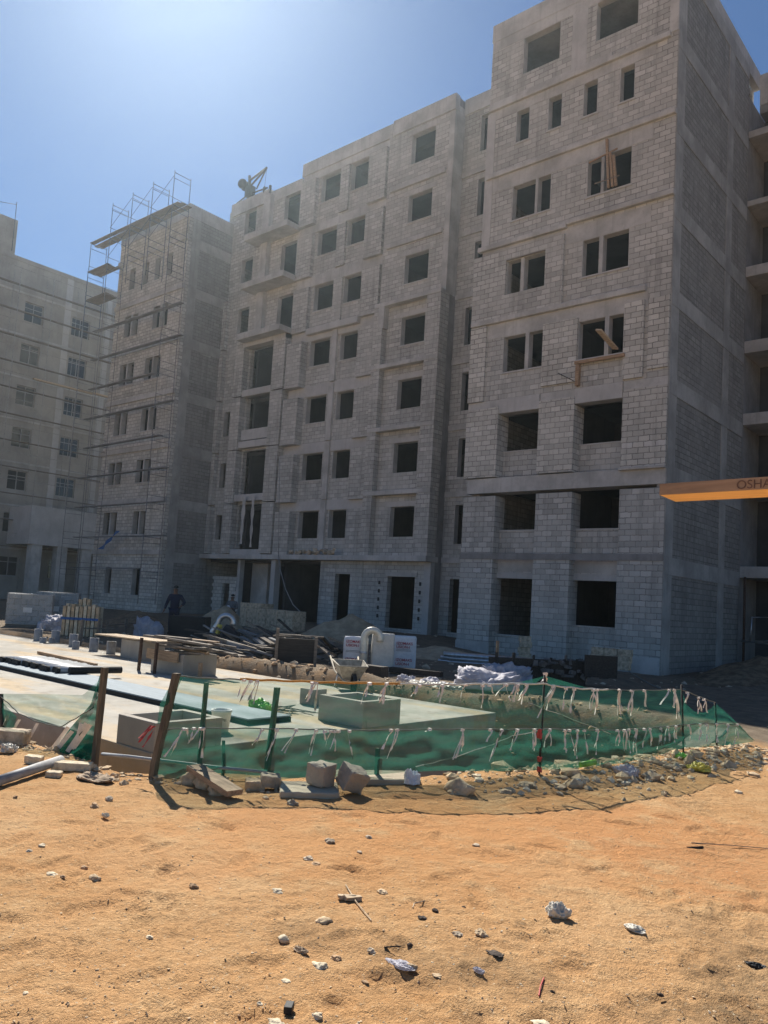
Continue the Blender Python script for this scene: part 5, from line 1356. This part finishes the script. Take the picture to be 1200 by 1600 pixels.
# timber debris pile
dp = thing('debris_pile', 'wide pile of broken boards and scrap timber in the shade', 'debris', at(375, 1018, .1))
for i in range(85):
    f = random.random(); c = at(random.uniform(305, 440), random.uniform(1008, 1034))
    hgt = .5*math.exp(-((c.x+18)/3.2)**2)*random.random()
    L = random.uniform(.4, 1.9)
    mm = MB().obox((c.x, c.y+random.uniform(0, 1.2), .1+hgt), (L, random.uniform(.06, .22), random.uniform(.02, .06)), Matrix.Rotation(random.gauss(.5, .55), 3, 'Z') @ Matrix.Rotation(random.gauss(.12, .22), 3, 'Y'), .006)
    hang(mm.build('board', M_[random.choice(['wood_grey', 'wood_grey', 'wood_grey', 'conc_dark', 'wood_dark'])], None), dp)
dp2 = thing('debris_pile', 'small splayed pile of dark scrap boards left of the printed sacks', 'debris', at(505, 1035, .1))
for i in range(18):
    c = at(random.uniform(485, 525), random.uniform(1030, 1040)); L = random.uniform(.5, 1.2)
    hang(MB().obox((c.x, c.y+.3, .25+random.random()*.3), (L, .1, .04), Matrix.Rotation(random.gauss(.4, .9), 3, 'Z') @ Matrix.Rotation(random.gauss(.3, .35), 3, 'Y')).build('board', M_[random.choice(['wood_grey', 'wood_dark', 'wood'])], None), dp2)
# block pallets by the entry
bpz = at(412, 985, .2)
for i, (dx, dy, label) in enumerate(((-.9, .3, 'left pallet of blue grey blocks below the open ground floor'), (.5, -.2, 'middle pallet of blue grey blocks below the open ground floor'), (2.0, -.5, 'right pallet of blue grey blocks nearest the sand heap'))):
    t = thing('block_pallet', label, 'pallet', bpz+Vector((dx, dy, 0)), .1, 'unwrapped block pallets')
    for z in range(5 if i == 0 else 4):
        for x in range(3): loc(MB().box(-.62+x*.42, -.62+x*.42+.4, -.4, .4, .1+z*.205, .1+z*.205+.2), 'block_layer', 'stone_grey', t, .008)
    loc(MB().box(-.65, .65, -.42, .42, 0, .09), 'skid', 'wood_grey', t)
ob = solid(MB().box(0, 1.25, 0, .9, 0, .8), 'site_box', 'dark', 'black site box in front of the person in navy', 'site box', None, .02)
ob.location = at(276, 1000)+Vector((-.55, .0, 0)); ob.rotation_euler = (0, 0, vdir)
crumple(at(230, 997), 1.1, .8, .6, 'film', 'pale crumpled bag left of the black site box', 'bag', 'rubble_bag', 63, 26)
# ground-floor clutter at the balcony wing
fr_ = MB().tube([(0, 0, 0), (.05, 0, .95), (.85, 0, .98), (.95, 0, .1), (.15, 0, 0)], .035, 8); o = solid(fr_, 'metal_frame', 'steel', 'rounded pale metal frame standing under the balcony wing', 'metal frame'); o.location = at_y(1172, 1002, 33.2)+Vector((0, 0, .0))
pz = at_y(1165, 1002, 34.0)
solid(MB().tube([Vector((TX+.2, 34.0, pz.z)), Vector((-6, 34.0, pz.z-.1))], .04, 8), 'guard_pipe', 'steel', 'pale pipe lying along the floor edge of the balcony wing', 'pipe')

# ------------------------------------------------------------------ persons
def skinned(name, mat, verts, edges, radii, parent=None, root=0, sub=1):
    me_ = bpy.data.meshes.new(name); me_.from_pydata([Vector(v) for v in verts], edges, [])
    o = bpy.data.objects.new(name, me_); COL.objects.link(o)
    sk = o.modifiers.new('skin', 'SKIN'); ss = o.modifiers.new('sub', 'SUBSURF'); ss.levels = sub; ss.render_levels = sub
    for i, r in enumerate(radii):
        d = me_.skin_vertices[0].data[i]; d.radius = (r, r) if not isinstance(r, tuple) else r; d.use_root = (i == root)
    dg = bpy.context.evaluated_depsgraph_get(); m2 = bpy.data.meshes.new_from_object(o.evaluated_get(dg))
    bpy.data.objects.remove(o); m2.materials.clear(); m2.materials.append(M_[mat])
    for p_ in m2.polygons: p_.use_smooth = True
    o = bpy.data.objects.new(name, m2); COL.objects.link(o); o.parent = parent
    return o
def hand(V, E, R, wrist, d, across, thumb):
    """palm with five bent fingers, rooted at the wrist vertex"""
    d = Vector(d).normalized(); a = Vector(across).normalized(); n = d.cross(a)
    i0 = len(V); V.append(Vector(V[wrist])+d*.05); E.append((wrist, i0)); R.append((.036, .022))
    for k, (o_, l_) in enumerate(((-.027, .066), (-.009, .078), (.009, .074), (.027, .058))):
        b = len(V); base = Vector(V[i0])+d*.03+a*o_
        V += [base, base+d*l_*.5+n*.012, base+d*l_*.85+n*.034]; E += [(i0, b), (b, b+1), (b+1, b+2)]; R += [.011, .009, .007]
    b = len(V); base = Vector(V[i0])+a*.036*thumb-d*.01; V += [base, base+d*.035+a*.02*thumb+n*.01]; E += [(i0, b), (b, b+1)]; R += [.013, .009]
def person(label, p, rz, top_mat, leg_mat, left_arm, right_arm, cap):
    t = thing('person', label, 'person', p, rz)
    # pelvis 0, spine, chest, neck, head; x right, y forward
    V = [(0, 0, .93), (0, .01, 1.12), (0, .0, 1.36), (0, .01, 1.50), (0, .02, 1.60), (0, .03, 1.70)]
    E = [(0, 1), (1, 2), (2, 3), (3, 4), (4, 5)]; R = [(.12, .09), (.12, .09), (.16, .11), .055, (.078, .095), (.072, .088)]
    V = [Vector(v) for v in V]; arms = []
    for s, (el, wr) in ((-1, left_arm), (1, right_arm)):
        b = len(V); V += [Vector((s*.19, 0, 1.41)), Vector(el), Vector(wr)]; E += [(2, b), (b, b+1), (b+1, b+2)]; R += [.062, .046, .030]
        hand(V, E, R, b+2, Vector(wr)-Vector(el), Vector((0, 1, 0)), 1); arms.append((b, b+1, b+2))
    legs = []
    for s in (-1, 1):
        b = len(V); V += [Vector((s*.10, 0, .88)), Vector((s*.115, .02, .48)), Vector((s*.12, -.02, .08)), Vector((s*.13, .14, .035))]
        E += [(0, b), (b, b+1), (b+1, b+2), (b+2, b+3)]; R += [.088, .062, .042, .036]; legs.append(b)
    skinned('body', 'skin', V, E, R, t)
    face = MB()
    for s in (-1, 1): face.obox((s*.03, .112, 1.655), (.02, .012, .01))
    face.obox((0, .122, 1.625), (.02, .03, .04)); face.obox((0, .112, 1.585), (.045, .01, .008))
    loc(face, 'face_features', 'dark', t)
    for s in (-1, 1): loc(MB().obox((s*.082, .02, 1.64), (.015, .035, .055)), 'ear', 'skin', t)
    JV = [V[0]-Vector((0, 0, .06)), V[1], V[2], V[3]-Vector((0, 0, .03))]; JE = [(0, 1), (1, 2), (2, 3)]; JR = [(.20, .16), (.175, .14), (.19, .14), .075]
    for a_, b_, c_ in arms:
        k = len(JV); JV += [V[a_], V[b_], V[b_].lerp(V[c_], .9)]; JE += [(2, k), (k, k+1), (k+1, k+2)]; JR += [.08, .062, .046]
    skinned('jacket', top_mat, JV, JE, JR, t)
    TV = [V[0]]; TE = []; TR = [(.18, .14)]
    for b in legs:
        k = len(TV); TV += [V[b], V[b+1], V[b+2]+Vector((0, 0, .02))]; TE += [(0, k), (k, k+1), (k+1, k+2)]; TR += [.105, .08, .065]
    skinned('trousers', leg_mat, TV, TE, TR, t)
    for s in (-1, 1): loc(blobm((s*.125, .06, .045), (.055, .15, .055), 2, .1, s, 1.2, .6), 'shoe', 'dark', t)
    loc(blobm((0, .0, 1.735), (.09, .108, .07), 2, .05, 2, 1.2, .5), 'cap', cap, t); loc(MB().obox((0, .12, 1.715), (.13, .1, .015)), 'cap_brim', cap, t)
    return t
f_ = at(274, 998); toward = math.atan2(-f_.x, f_.y)
pa = at_y(274, 935, f_.y+.9)
person('person in navy jacket and dark cap standing behind a black site box', (pa.x, f_.y+.9, max(.05, pa.z-1.78)), math.pi+toward-.2, 'navy', 'navy', ((-.36, .02, 1.18), (-.27, .2, 1.05)), ((.30, -.02, 1.12), (.36, .05, .88)), 'dark')
g_ = at_y(364, 929, 24.0)
person('person in grey and black standing by the half built wall holding a pale bag', (g_.x, 24.0, g_.z-1.78), math.pi+.6, 'greycloth', 'dark', ((-.27, .05, 1.15), (-.12, .25, 1.12)), ((.27, .05, 1.15), (.14, .26, 1.14)), 'dark')
g0 = Vector((g_.x, 24.0, g_.z-1.78))
solid(blobm(g0+Vector((.1, -.3, 1.12)), (.13, .09, .15), 2, .2, 8), 'carried_bag', 'bag', 'pale bag held by the person in grey', 'bag')

# ------------------------------------------------------------------ blocks, boards and litter along the net
def rough(c, size, R, seed=None):
    """a cast block with worn faces and chipped edges"""
    bm = bmesh.new(); bmesh.ops.create_cube(bm, size=2.0); bmesh.ops.subdivide_edges(bm, edges=bm.edges[:], cuts=9, use_grid_fill=True)
    sd_ = Vector((random.random()*50, random.random()*50, 3)); vs = []; s0 = min(size)
    for v in bm.verts:
        q = Vector([v.co[i]*size[i]/2 for i in range(3)])
        near_ = sorted(((1-abs(v.co[i]))*size[i]/2 for i in range(3)))[:2]; edge = max(0, 1-near_[1]/(s0*.16))
        chip = max(0, mnoise.noise(q*22/ max(s0, .08)*.1+sd_)+.15)
        q -= Vector([v.co[i]*size[i]/2 for i in range(3)])*edge*(.03+.16*chip*min(1, s0/size[0]+.3))
        q += Vector((mnoise.noise(q*30+sd_), mnoise.noise(q*30+sd_*2), mnoise.noise(q*30+sd_*3)))*.0045
        vs.append(Vector(c)+R@q)
    bm.verts.index_update(); fs = [tuple(v.index for v in f.verts) for f in bm.faces]; bm.free()
    return MB().add(vs, fs)
def block(px, py, size, rz, tilt=(0, 0), mat='stone_grey', label='', z=0.0, name='concrete_block', cat='block', up=None, grp=None):
    p = gat(px, py); R = Matrix.Rotation(rz, 3, 'Z') @ Matrix.Rotation(tilt[0], 3, 'X') @ Matrix.Rotation(tilt[1], 3, 'Y')
    lo = min((R@Vector([k[i]*size[i]/2 for i in range(3)])).z for k in ((a, b, c) for a in (-1, 1) for b in (-1, 1) for c in (-1, 1)))
    c = p+Vector((0, 0, z-lo-.008))
    return solid(rough(c, size, R), name, mat, label, cat, grp)
block(483, 1240, (.50, .36, .06), vdir+.12, (.03, 0), 'conc_warm', 'flat concrete slab piece lying under the upright cube', 0, 'slab_piece', 'slab piece')
block(500, 1238, (.19, .19, .19), vdir-.55, (0, .06), 'cube_conc', 'grey concrete cube standing on the flat slab piece', .062)
block(549, 1241, (.21, .19, .185), vdir+.55, (.35, .3), 'cube_conc', 'tilted grey concrete block right of the upright cube')
block(590, 1222, (.78, .26, .06), vdir+.18, (.12, 0), 'conc_warm', 'long pale flat slab leaning towards the net', 0, 'slab_piece', 'slab piece')
block(398, 1234, (.17, .12, .09), vdir+.2, (.1, .0), 'stone', 'small tan block piece left of the flat slab piece')
block(421, 1233, (.17, .13, .10), vdir+.25, (.1, .1), 'stone_grey', 'small green grey block piece against the foot of the net', .02)
b0, b1 = gat(296, 1226), gat(366, 1250)
solid(MB().beam(b0+Vector((.02, .02, .15)), b1+Vector((0, 0, .055)), .15, .045), 'rough_board', 'wood', 'rough brown board slanting off the rubble right of the leaning post', 'board')
for x, y, w_, s_ in ((312, 1232, .2, 3), (330, 1243, .16, 4), (290, 1226, .2, 5), (345, 1240, .14, 6)):
    pp = gat(x, y); solid(blobm(pp+Vector((0, .05, .03)), (w_/2, w_*.4, w_*.38), 3, .5, s_, 1.3, .5), 'stone', 'stone', 'rough tan stone under the slanting brown board', 'stone', 'stones under the slanting board')
block(1098, 1170, (.55, .42, .03), 1.15, (.0, -.5), 'wood_grey', 'grey board leaning at the right end of the net', .0, 'leaning_board', 'board')
block(255, 1205, (.3, .2, .12), vdir+.3, (.1, .2), 'cloth', 'white torn sack at the foot of the leaning post', .1, 'torn_sack', 'sack')
crumple(gat(643, 1226), .17, .13, .12, 'bag', 'grey plastic sack pressed against the long pale slab', 'sack', 'plastic_sack', 41, 18)
block(150, 1191, (.22, .14, .12), vdir, (.1, .1), 'stone', 'tan block piece at the foot of the left post', .03)
block(112, 1203, (.34, .12, .07), vdir+.2, (0, .05), 'stone_pale', 'pale flat stone lying beside the grey pipe end')
block(53, 1192, (.15, .1, .07), vdir, (0, .05), 'stone_pale', 'white stone just left of the grey pipe end', 0, 'stone', 'stone')
block(84, 1213, (.13, .09, .05), vdir+.1, (0, .02), 'stone_pale', 'white flat stone below the grey pipe', 0, 'stone', 'stone')
block(4, 1160, (.5, .2, .16), vdir+.05, (0, .02), 'stone_grey', 'long grey kerb piece under the net at the left edge', -.02)
a, b = gat(-20, 1236), gat(94, 1198)
solid(MB().tube([a+Vector((0, 0, .05)), b+Vector((0, 0, .06))], .042, 14), 'drain_pipe', 'pvc', 'long grey plastic pipe lying on the dirt at the left edge', 'pipe')
a, b = gat(146, 1182), gat(300, 1204)
solid(MB().tube([a+Vector((0, 0, .12)), b+Vector((0, 0, .06))], .035, 12), 'steel_pipe', 'steel', 'shiny steel pipe lying behind the two left posts', 'pipe')
crumple(gat(150, 1219), .42, .22, .05, 'card', 'flattened torn paper sack on the dirt near the left posts', 'paper sack', 'paper_sack', 43, 24)
crumple(gat(12, 1176), .2, .14, .08, 'cloth', 'white plastic scrap on the dirt at the left edge', 'plastic scrap', 'plastic_scrap', 44, 16)
crumple(gat(1062, 1187), .22, .16, .08, 'greenbag', 'green plastic scrap on the rubble right of the last rod', 'plastic scrap', 'plastic_scrap', 45, 16)
crumple(gat(1092, 1205), .24, .2, .08, 'yellow', 'yellow plastic scrap at the right end of the rubble', 'plastic scrap', 'plastic_scrap', 46, 16)
crumple(gat(978, 1212), .26, .18, .10, 'film', 'pale blue plastic scrap among the rubble', 'plastic scrap', 'plastic_scrap', 47, 16)
crumple(gat(902, 1224), .1, .08, .04, 'cloth', 'tiny white scrap at the lower edge of the rubble', 'plastic scrap', 'plastic_scrap', 48, 10)
solid(MB().tube([gat(906, 1203)+Vector((0, 0, .05)), gat(930, 1200)+Vector((0, 0, .06))], .028, 10), 'bottle', 'greenbag', 'green plastic bottle lying under the net among rubble', 'bottle')
for (x0, y0), (x1, y1), lb in (((1146, 1211), (1185, 1217), 'thin dark stick lying on the dirt at the right edge'), ((1073, 1326), (1098, 1325), 'short black stick on the red dirt'), ((1080, 1318), (1200, 1327), 'long thin straw like stick on the red dirt'), ((540, 1384), (580, 1440), 'thin curved twig beside the two pale wood chips'), ((842, 1558), (850, 1530), 'thin red twig in the lower right dirt'), ((600, 1482), (626, 1481), 'short dark stick left of the black lump'), ((645, 1420), (664, 1409), 'thin tan stick pointing at the round brown lump')):
    a, b = gat(x0, y0), gat(x1, y1); c = a.lerp(b, .5)+Vector((random.uniform(-.02, .02), random.uniform(-.02, .02), .006))
    solid(MB().tube([a+Vector((0, 0, .006)), c+Vector((0, 0, .003)), b+Vector((0, 0, .006))], .0035 if x0 != 1073 else .010, 5), 'stick', 'rod' if 'dark' in lb or 'black' in lb else ('tape_red' if 'red twig' in lb else 'wood_pale'), lb, 'stick')
crumple(gat(871, 1434), .125, .09, .07, 'cloth', 'crumpled white plastic bag balled up on the open dirt', 'plastic bag', 'plastic_bag', 51, 34, .3)
crumple(gat(993, 1455), .11, .07, .025, 'cloth', 'flat white plastic bag on the dirt right of the balled one', 'plastic bag', 'plastic_bag', 52, 26, -.1)
for x, y, s, mt, lb in ((625, 1510, .15, 'film', 'dirty blue film strip beside the square brown stone'), (748, 1520, .065, 'film', 'small grey plastic scrap alone in the lower middle dirt'), (165, 1277, .08, 'cloth', 'flat white scrap on the dirt below the leaning post'), (470, 1488, .09, 'card', 'torn brown paper below the split pale stone'), (1182, 1512, .10, 'dark', 'dark grey plastic scrap at the right edge')):
    crumple(gat(x, y), s, s*.45, .02 if mt != 'cloth' else .03, mt, lb, 'litter', 'litter_scrap', int(x), 14)
# single stones on the dirt: px, py, width in px, material, label
ST = [(718, 1238, 46, 'stone', 'largest tan boulder lying in front of the net', 1.0), (708, 1240, 24, 'stone', 'rough tan stone touching the largest boulder', .8), (790, 1238, 30, 'stone', 'flat tan stone right of the largest boulder', .5), (457, 1257, 24, 'stone_grey', 'round grey stone in front of the flat slab piece', .9), (148, 1260, 22, 'stone_brown', 'dark stone in the pair left of the net shadow', .7), (170, 1250, 18, 'stone_grey', 'upright small stone beside its dark neighbour', 1.0), (24, 1246, 10, 'stone_brown', 'small dark cube stone under the grey pipe', 1.0), (30, 1209, 22, 'stone', 'tan stone at the left above the grey pipe', .8),
      (81, 1367, 26, 'stone_pale', 'white flat stone in the left group of four stones', .45), (98, 1370, 12, 'stone_brown', 'brown chip just right of the white flat stone', .7), (131, 1357, 18, 'stone_brown', 'dark brown stone upper in the left group', .7), (148, 1374, 26, 'stone', 'round tan stone at the right of the left group', .8), (46, 1330, 14, 'stone_grey', 'grey pebble at the far left upper dirt', .7), (66, 1322, 18, 'stone_pale', 'pale double pebble at the far left upper dirt', .6), (303, 1387, 20, 'stone_brown', 'single dark brown stone in the left middle dirt', .9), (234, 1465, 16, 'stone_pale', 'half white stone in the open left dirt', .7), (40, 1553, 14, 'stone_pale', 'half white stone in the lower left corner', .8),
      (515, 1315, 20, 'stone_grey', 'grey stone in the upper middle of the dirt', .7), (576, 1309, 16, 'stone_grey', 'lone grey pebble right of the upper middle stone', .7), (482, 1342, 20, 'stone_grey', 'flat grey stone above a darker chip', .6), (494, 1350, 18, 'stone_brown', 'darker chip below the flat grey stone', .5), (433, 1393, 22, 'stone_pale', 'pale flat stone with a thin straw beside it', .5), (562, 1332, 12, 'stone_grey', 'tiny grey pebble in the middle dirt', .7), (598, 1395, 22, 'stone', 'tan wedge stone right of the two wood chips', .7), (505, 1440, 32, 'stone', 'long lumpy brown stone in the middle dirt', .6), (443, 1470, 30, 'stone_pale', 'split pale green stone in two halves', .9), (525, 1498, 22, 'stone_brown', 'square brown stone with a shadowed face', .7), (500, 1510, 32, 'stone_pale', 'cream crumbly stone below the square brown one', .5), (580, 1487, 20, 'stone_grey', 'round grey stone left of the short dark stick', .8), (645, 1512, 22, 'stone', 'square tan stone at the end of the blue film', .9), (406, 1570, 14, 'stone_pale', 'small white stone at the bottom left of the brick', .9), (496, 1588, 24, 'stone_pale', 'pale stone at the bottom right of the brick', .7), (432, 1600, 36, 'stone_pale', 'wide cream stone cut by the bottom edge', .5), (447, 1533, 20, 'stone_pale', 'flat cream chip above the little brick', .3), (845, 1600, 34, 'stone_pale', 'long cream stone cut by the bottom edge at the right', .4),
      (680, 1425, 14, 'char', 'round dark brown lump upright on the dirt', 1.3), (641, 1480, 14, 'char', 'tall black lump in the lower middle dirt', 1.5), (660, 1434, 18, 'char', 'low black crumbs left of the round dark lump', .5), (715, 1460, 22, 'stone_grey', 'grey white stone left of the pale double stone', .6), (751, 1460, 26, 'stone', 'pale double stone with dark bits at its right', .9), (773, 1490, 36, 'char', 'dark burnt patch of crumbs on the dirt', .12), (683, 1525, 20, 'stone', 'small tan chip below the square tan stone', .5), (725, 1418, 9, 'char', 'tiny dark pebble above the pale double stone', .8), (744, 1321, 16, 'stone_grey', 'green grey stone in the upper right dirt', .6), (863, 1550, 10, 'char', 'tiny black pebble in the lower right dirt', .8), (1032, 1555, 14, 'char', 'dark pebble in the lower right dirt', .8), (570, 1535, 16, 'stone_brown', 'small brown stone in the bottom middle dirt', .6), (808, 1465, 16, 'stone_pale', 'small cream stone right of the pale double stone', .5), (818, 1437, 8, 'stone_pale', 'tiny white pebble left of the balled plastic bag', .7)]
def stone_mesh(c, w, hk, seed, n=2):
    rr = random.Random(seed)
    return blobm(c, (w/2, w/2*rr.uniform(.6, .85), w/2*hk*.68), n, .5, seed, 1.25, .45)
for i, (px, py, w, mt, lb, hk) in enumerate(ST):
    p = gat(px, py); d = (p-Vector((0, 0, CAM_H))).dot(AXF); wm = w/FPX*d*(.82 if w < 40 else 1)
    m = stone_mesh(p+Vector((0, 0, wm*hk*.04)), wm, hk, i+3, 3 if w > 18 else 2)
    o = solid(m, 'stone' if mt != 'char' else 'burnt_lump', mt, lb, 'stone' if mt != 'char' else 'burnt lump', 'single stones on the open dirt' if mt != 'char' else 'burnt lumps on the dirt')
    for f in o.data.polygons: f.use_smooth = False if w < 30 else f.use_smooth
p = gat(451, 1582); solid(MB().obox(p+Vector((0, 0, .018)), (.055, .034, .03), Matrix.Rotation(2.2, 3, 'Z')), 'small_brick', 'dark', 'little dark grey brick at the bottom of the dirt', 'brick', None, .003)
for x, y, rz, lb in ((541, 1405, 1.1, 'left one of two pale wood chips side by side'), (551, 1407, 1.2, 'right one of two pale wood chips side by side')):
    solid(MB().obox(gat(x, y)+Vector((0, 0, .014)), (.10, .035, .022), Matrix.Rotation(rz, 3, 'Z') @ Matrix.Rotation(.1, 3, 'Y'), .004), 'wood_chip', 'wood_pale', lb, 'wood chip')
# uncountable: rubble lip under the net, loose pebbles over the dirt
def scatter(n, pick, smin, smax, seed):
    bm = bmesh.new(); bmesh.ops.create_icosphere(bm, subdivisions=1, radius=1.0)
    base = np.array([v.co[:] for v in bm.verts]); bm.verts.index_update(); fac = [[v.index for v in f.verts] for f in bm.faces]; bm.free()
    rg = np.random.default_rng(seed); V = []; Fc = []; nb = len(base)
    for i in range(n):
        x, y = pick(rg); s = smin*(smax/smin)**(rg.random()**2.2)
        q = base*(1+.75*(rg.random((nb, 1))-.5))*np.array([1, rg.uniform(.55, .95), rg.uniform(.4, .8)])*s
        a = rg.random()*6.28; c, sn = math.cos(a), math.sin(a); q = q@np.array([[c, -sn, 0], [sn, c, 0], [0, 0, 1]])
        V.append((q, x, y, s)); 
    zs = ground_np(np.array([v[1] for v in V]), np.array([v[2] for v in V]))
    out = MB()
    for (q, x, y, s), z in zip(V, zs):
        out.add((q+np.array([x, y, z+s*.02])).tolist(), fac)
    return out
def near_fence(rg):
    t = rg.random()**.8; y = 6.0+t*5.2; x = np.interp(y, FY[4:], FX[4:])+rg.normal(.02, .33)
    return x, y+rg.normal(0, .1)
tag(scatter(800, near_fence, .012, .075, 5).build('rubble', M_['stone'], None, 0, False), 'bank of broken tan stones along the foot of the green net', 'rubble', None, 'stuff')
tag(scatter(60, near_fence, .06, .13, 6).build('rubble', M_['stone'], None, 0, False), 'larger broken stones standing out of the stone bank at the net', 'rubble', None, 'stuff')
tag(scatter(420, near_fence, .012, .06, 8).build('rubble', M_['stone_pale'], None, 0, False), 'paler broken stones mixed along the foot of the net', 'rubble', None, 'stuff')
def left_fence(rg):
    t = rg.random(); x = -8.6+t*3.6; y = np.interp(x, FX[:6], FY[:6])-abs(rg.normal(0, .22))+.05
    return x, y
tag(scatter(300, left_fence, .012, .06, 15).build('rubble', M_['stone'], None, 0, False), 'stony crumbs around the feet of the left posts', 'rubble', None, 'stuff')
def pit_floor(rg):
    y = rg.uniform(5.5, 11); x = np.interp(y, FY[4:], FX[4:])-rg.uniform(.2, 1.6); return x, y
tag(scatter(350, pit_floor, .02, .08, 16).build('rubble', M_['stone_pale'], None, 0, False), 'stones lying in the pit behind the net', 'rubble', None, 'stuff')
def open_dirt(rg):
    while True:
        px, py = rg.uniform(-20, 1220), 1250+370*rg.random()**.8
        p = at(px, py, 0)
        return p.x, p.y
tag(scatter(2600, open_dirt, .0018, .009, 21).build('pebbles', M_['stone'], None, 0, False), 'fine loose pebbles scattered over the orange dirt', 'pebbles', None, 'stuff')
tag(scatter(420, open_dirt, .0018, .008, 22).build('pebbles', M_['stone_brown'], None, 0, False), 'fine dark crumbs scattered over the orange dirt', 'pebbles', None, 'stuff')
tag(scatter(420, open_dirt, .002, .008, 23).build('pebbles', M_['stone_pale'], None, 0, False), 'fine pale chips scattered over the orange dirt', 'pebbles', None, 'stuff')
def soil_zone(rg): return rg.uniform(-17, -5), rg.normal(12.0, .45)
tag(scatter(500, soil_zone, .02, .09, 31).build('rubble', M_['stone_brown'], None, 0, False), 'clods and stones along the soil bank behind the slab', 'rubble', None, 'stuff')
def chips_zone(rg): p = at(rg.uniform(600, 720), rg.uniform(1068, 1084)); return p.x, p.y
tag(scatter(260, chips_zone, .015, .05, 33).build('rubble', M_['wood_pale'], None, 0, False), 'pale wood chips behind the far end of the orange rope', 'wood chips', None, 'stuff')
def yard(rg): p = at(rg.uniform(0, 1150), 985+85*rg.random()); return p.x, max(11.6, p.y)
tag(scatter(700, yard, .03, .13, 34).build('rubble', M_['stone_grey'], None, 0, False), 'scattered broken masonry over the shaded yard', 'rubble', None, 'stuff')

# ------------------------------------------------------------------ dusty air
k = NT('dusty_air'); k.t.nodes.remove(k.b)
pv = k.n('ShaderNodeVolumePrincipled'); k.t.links.new(pv.outputs[0], k.out.inputs[1])
pv.inputs['Color'].default_value = (.74, .90, 1.0, 1); pv.inputs['Density'].default_value = .0006; pv.inputs['Anisotropy'].default_value = .80
hz_ = MB().box(-110, 60, -12, 95, -3.2, 31.5).build('haze', k.m, None); tag(hz_, 'thin dusty air hanging over the building site', 'haze', None, 'stuff')
for o in list(COL.objects):
    if o.type == 'EMPTY' and not o.children: print('EMPTY THING', o.name)
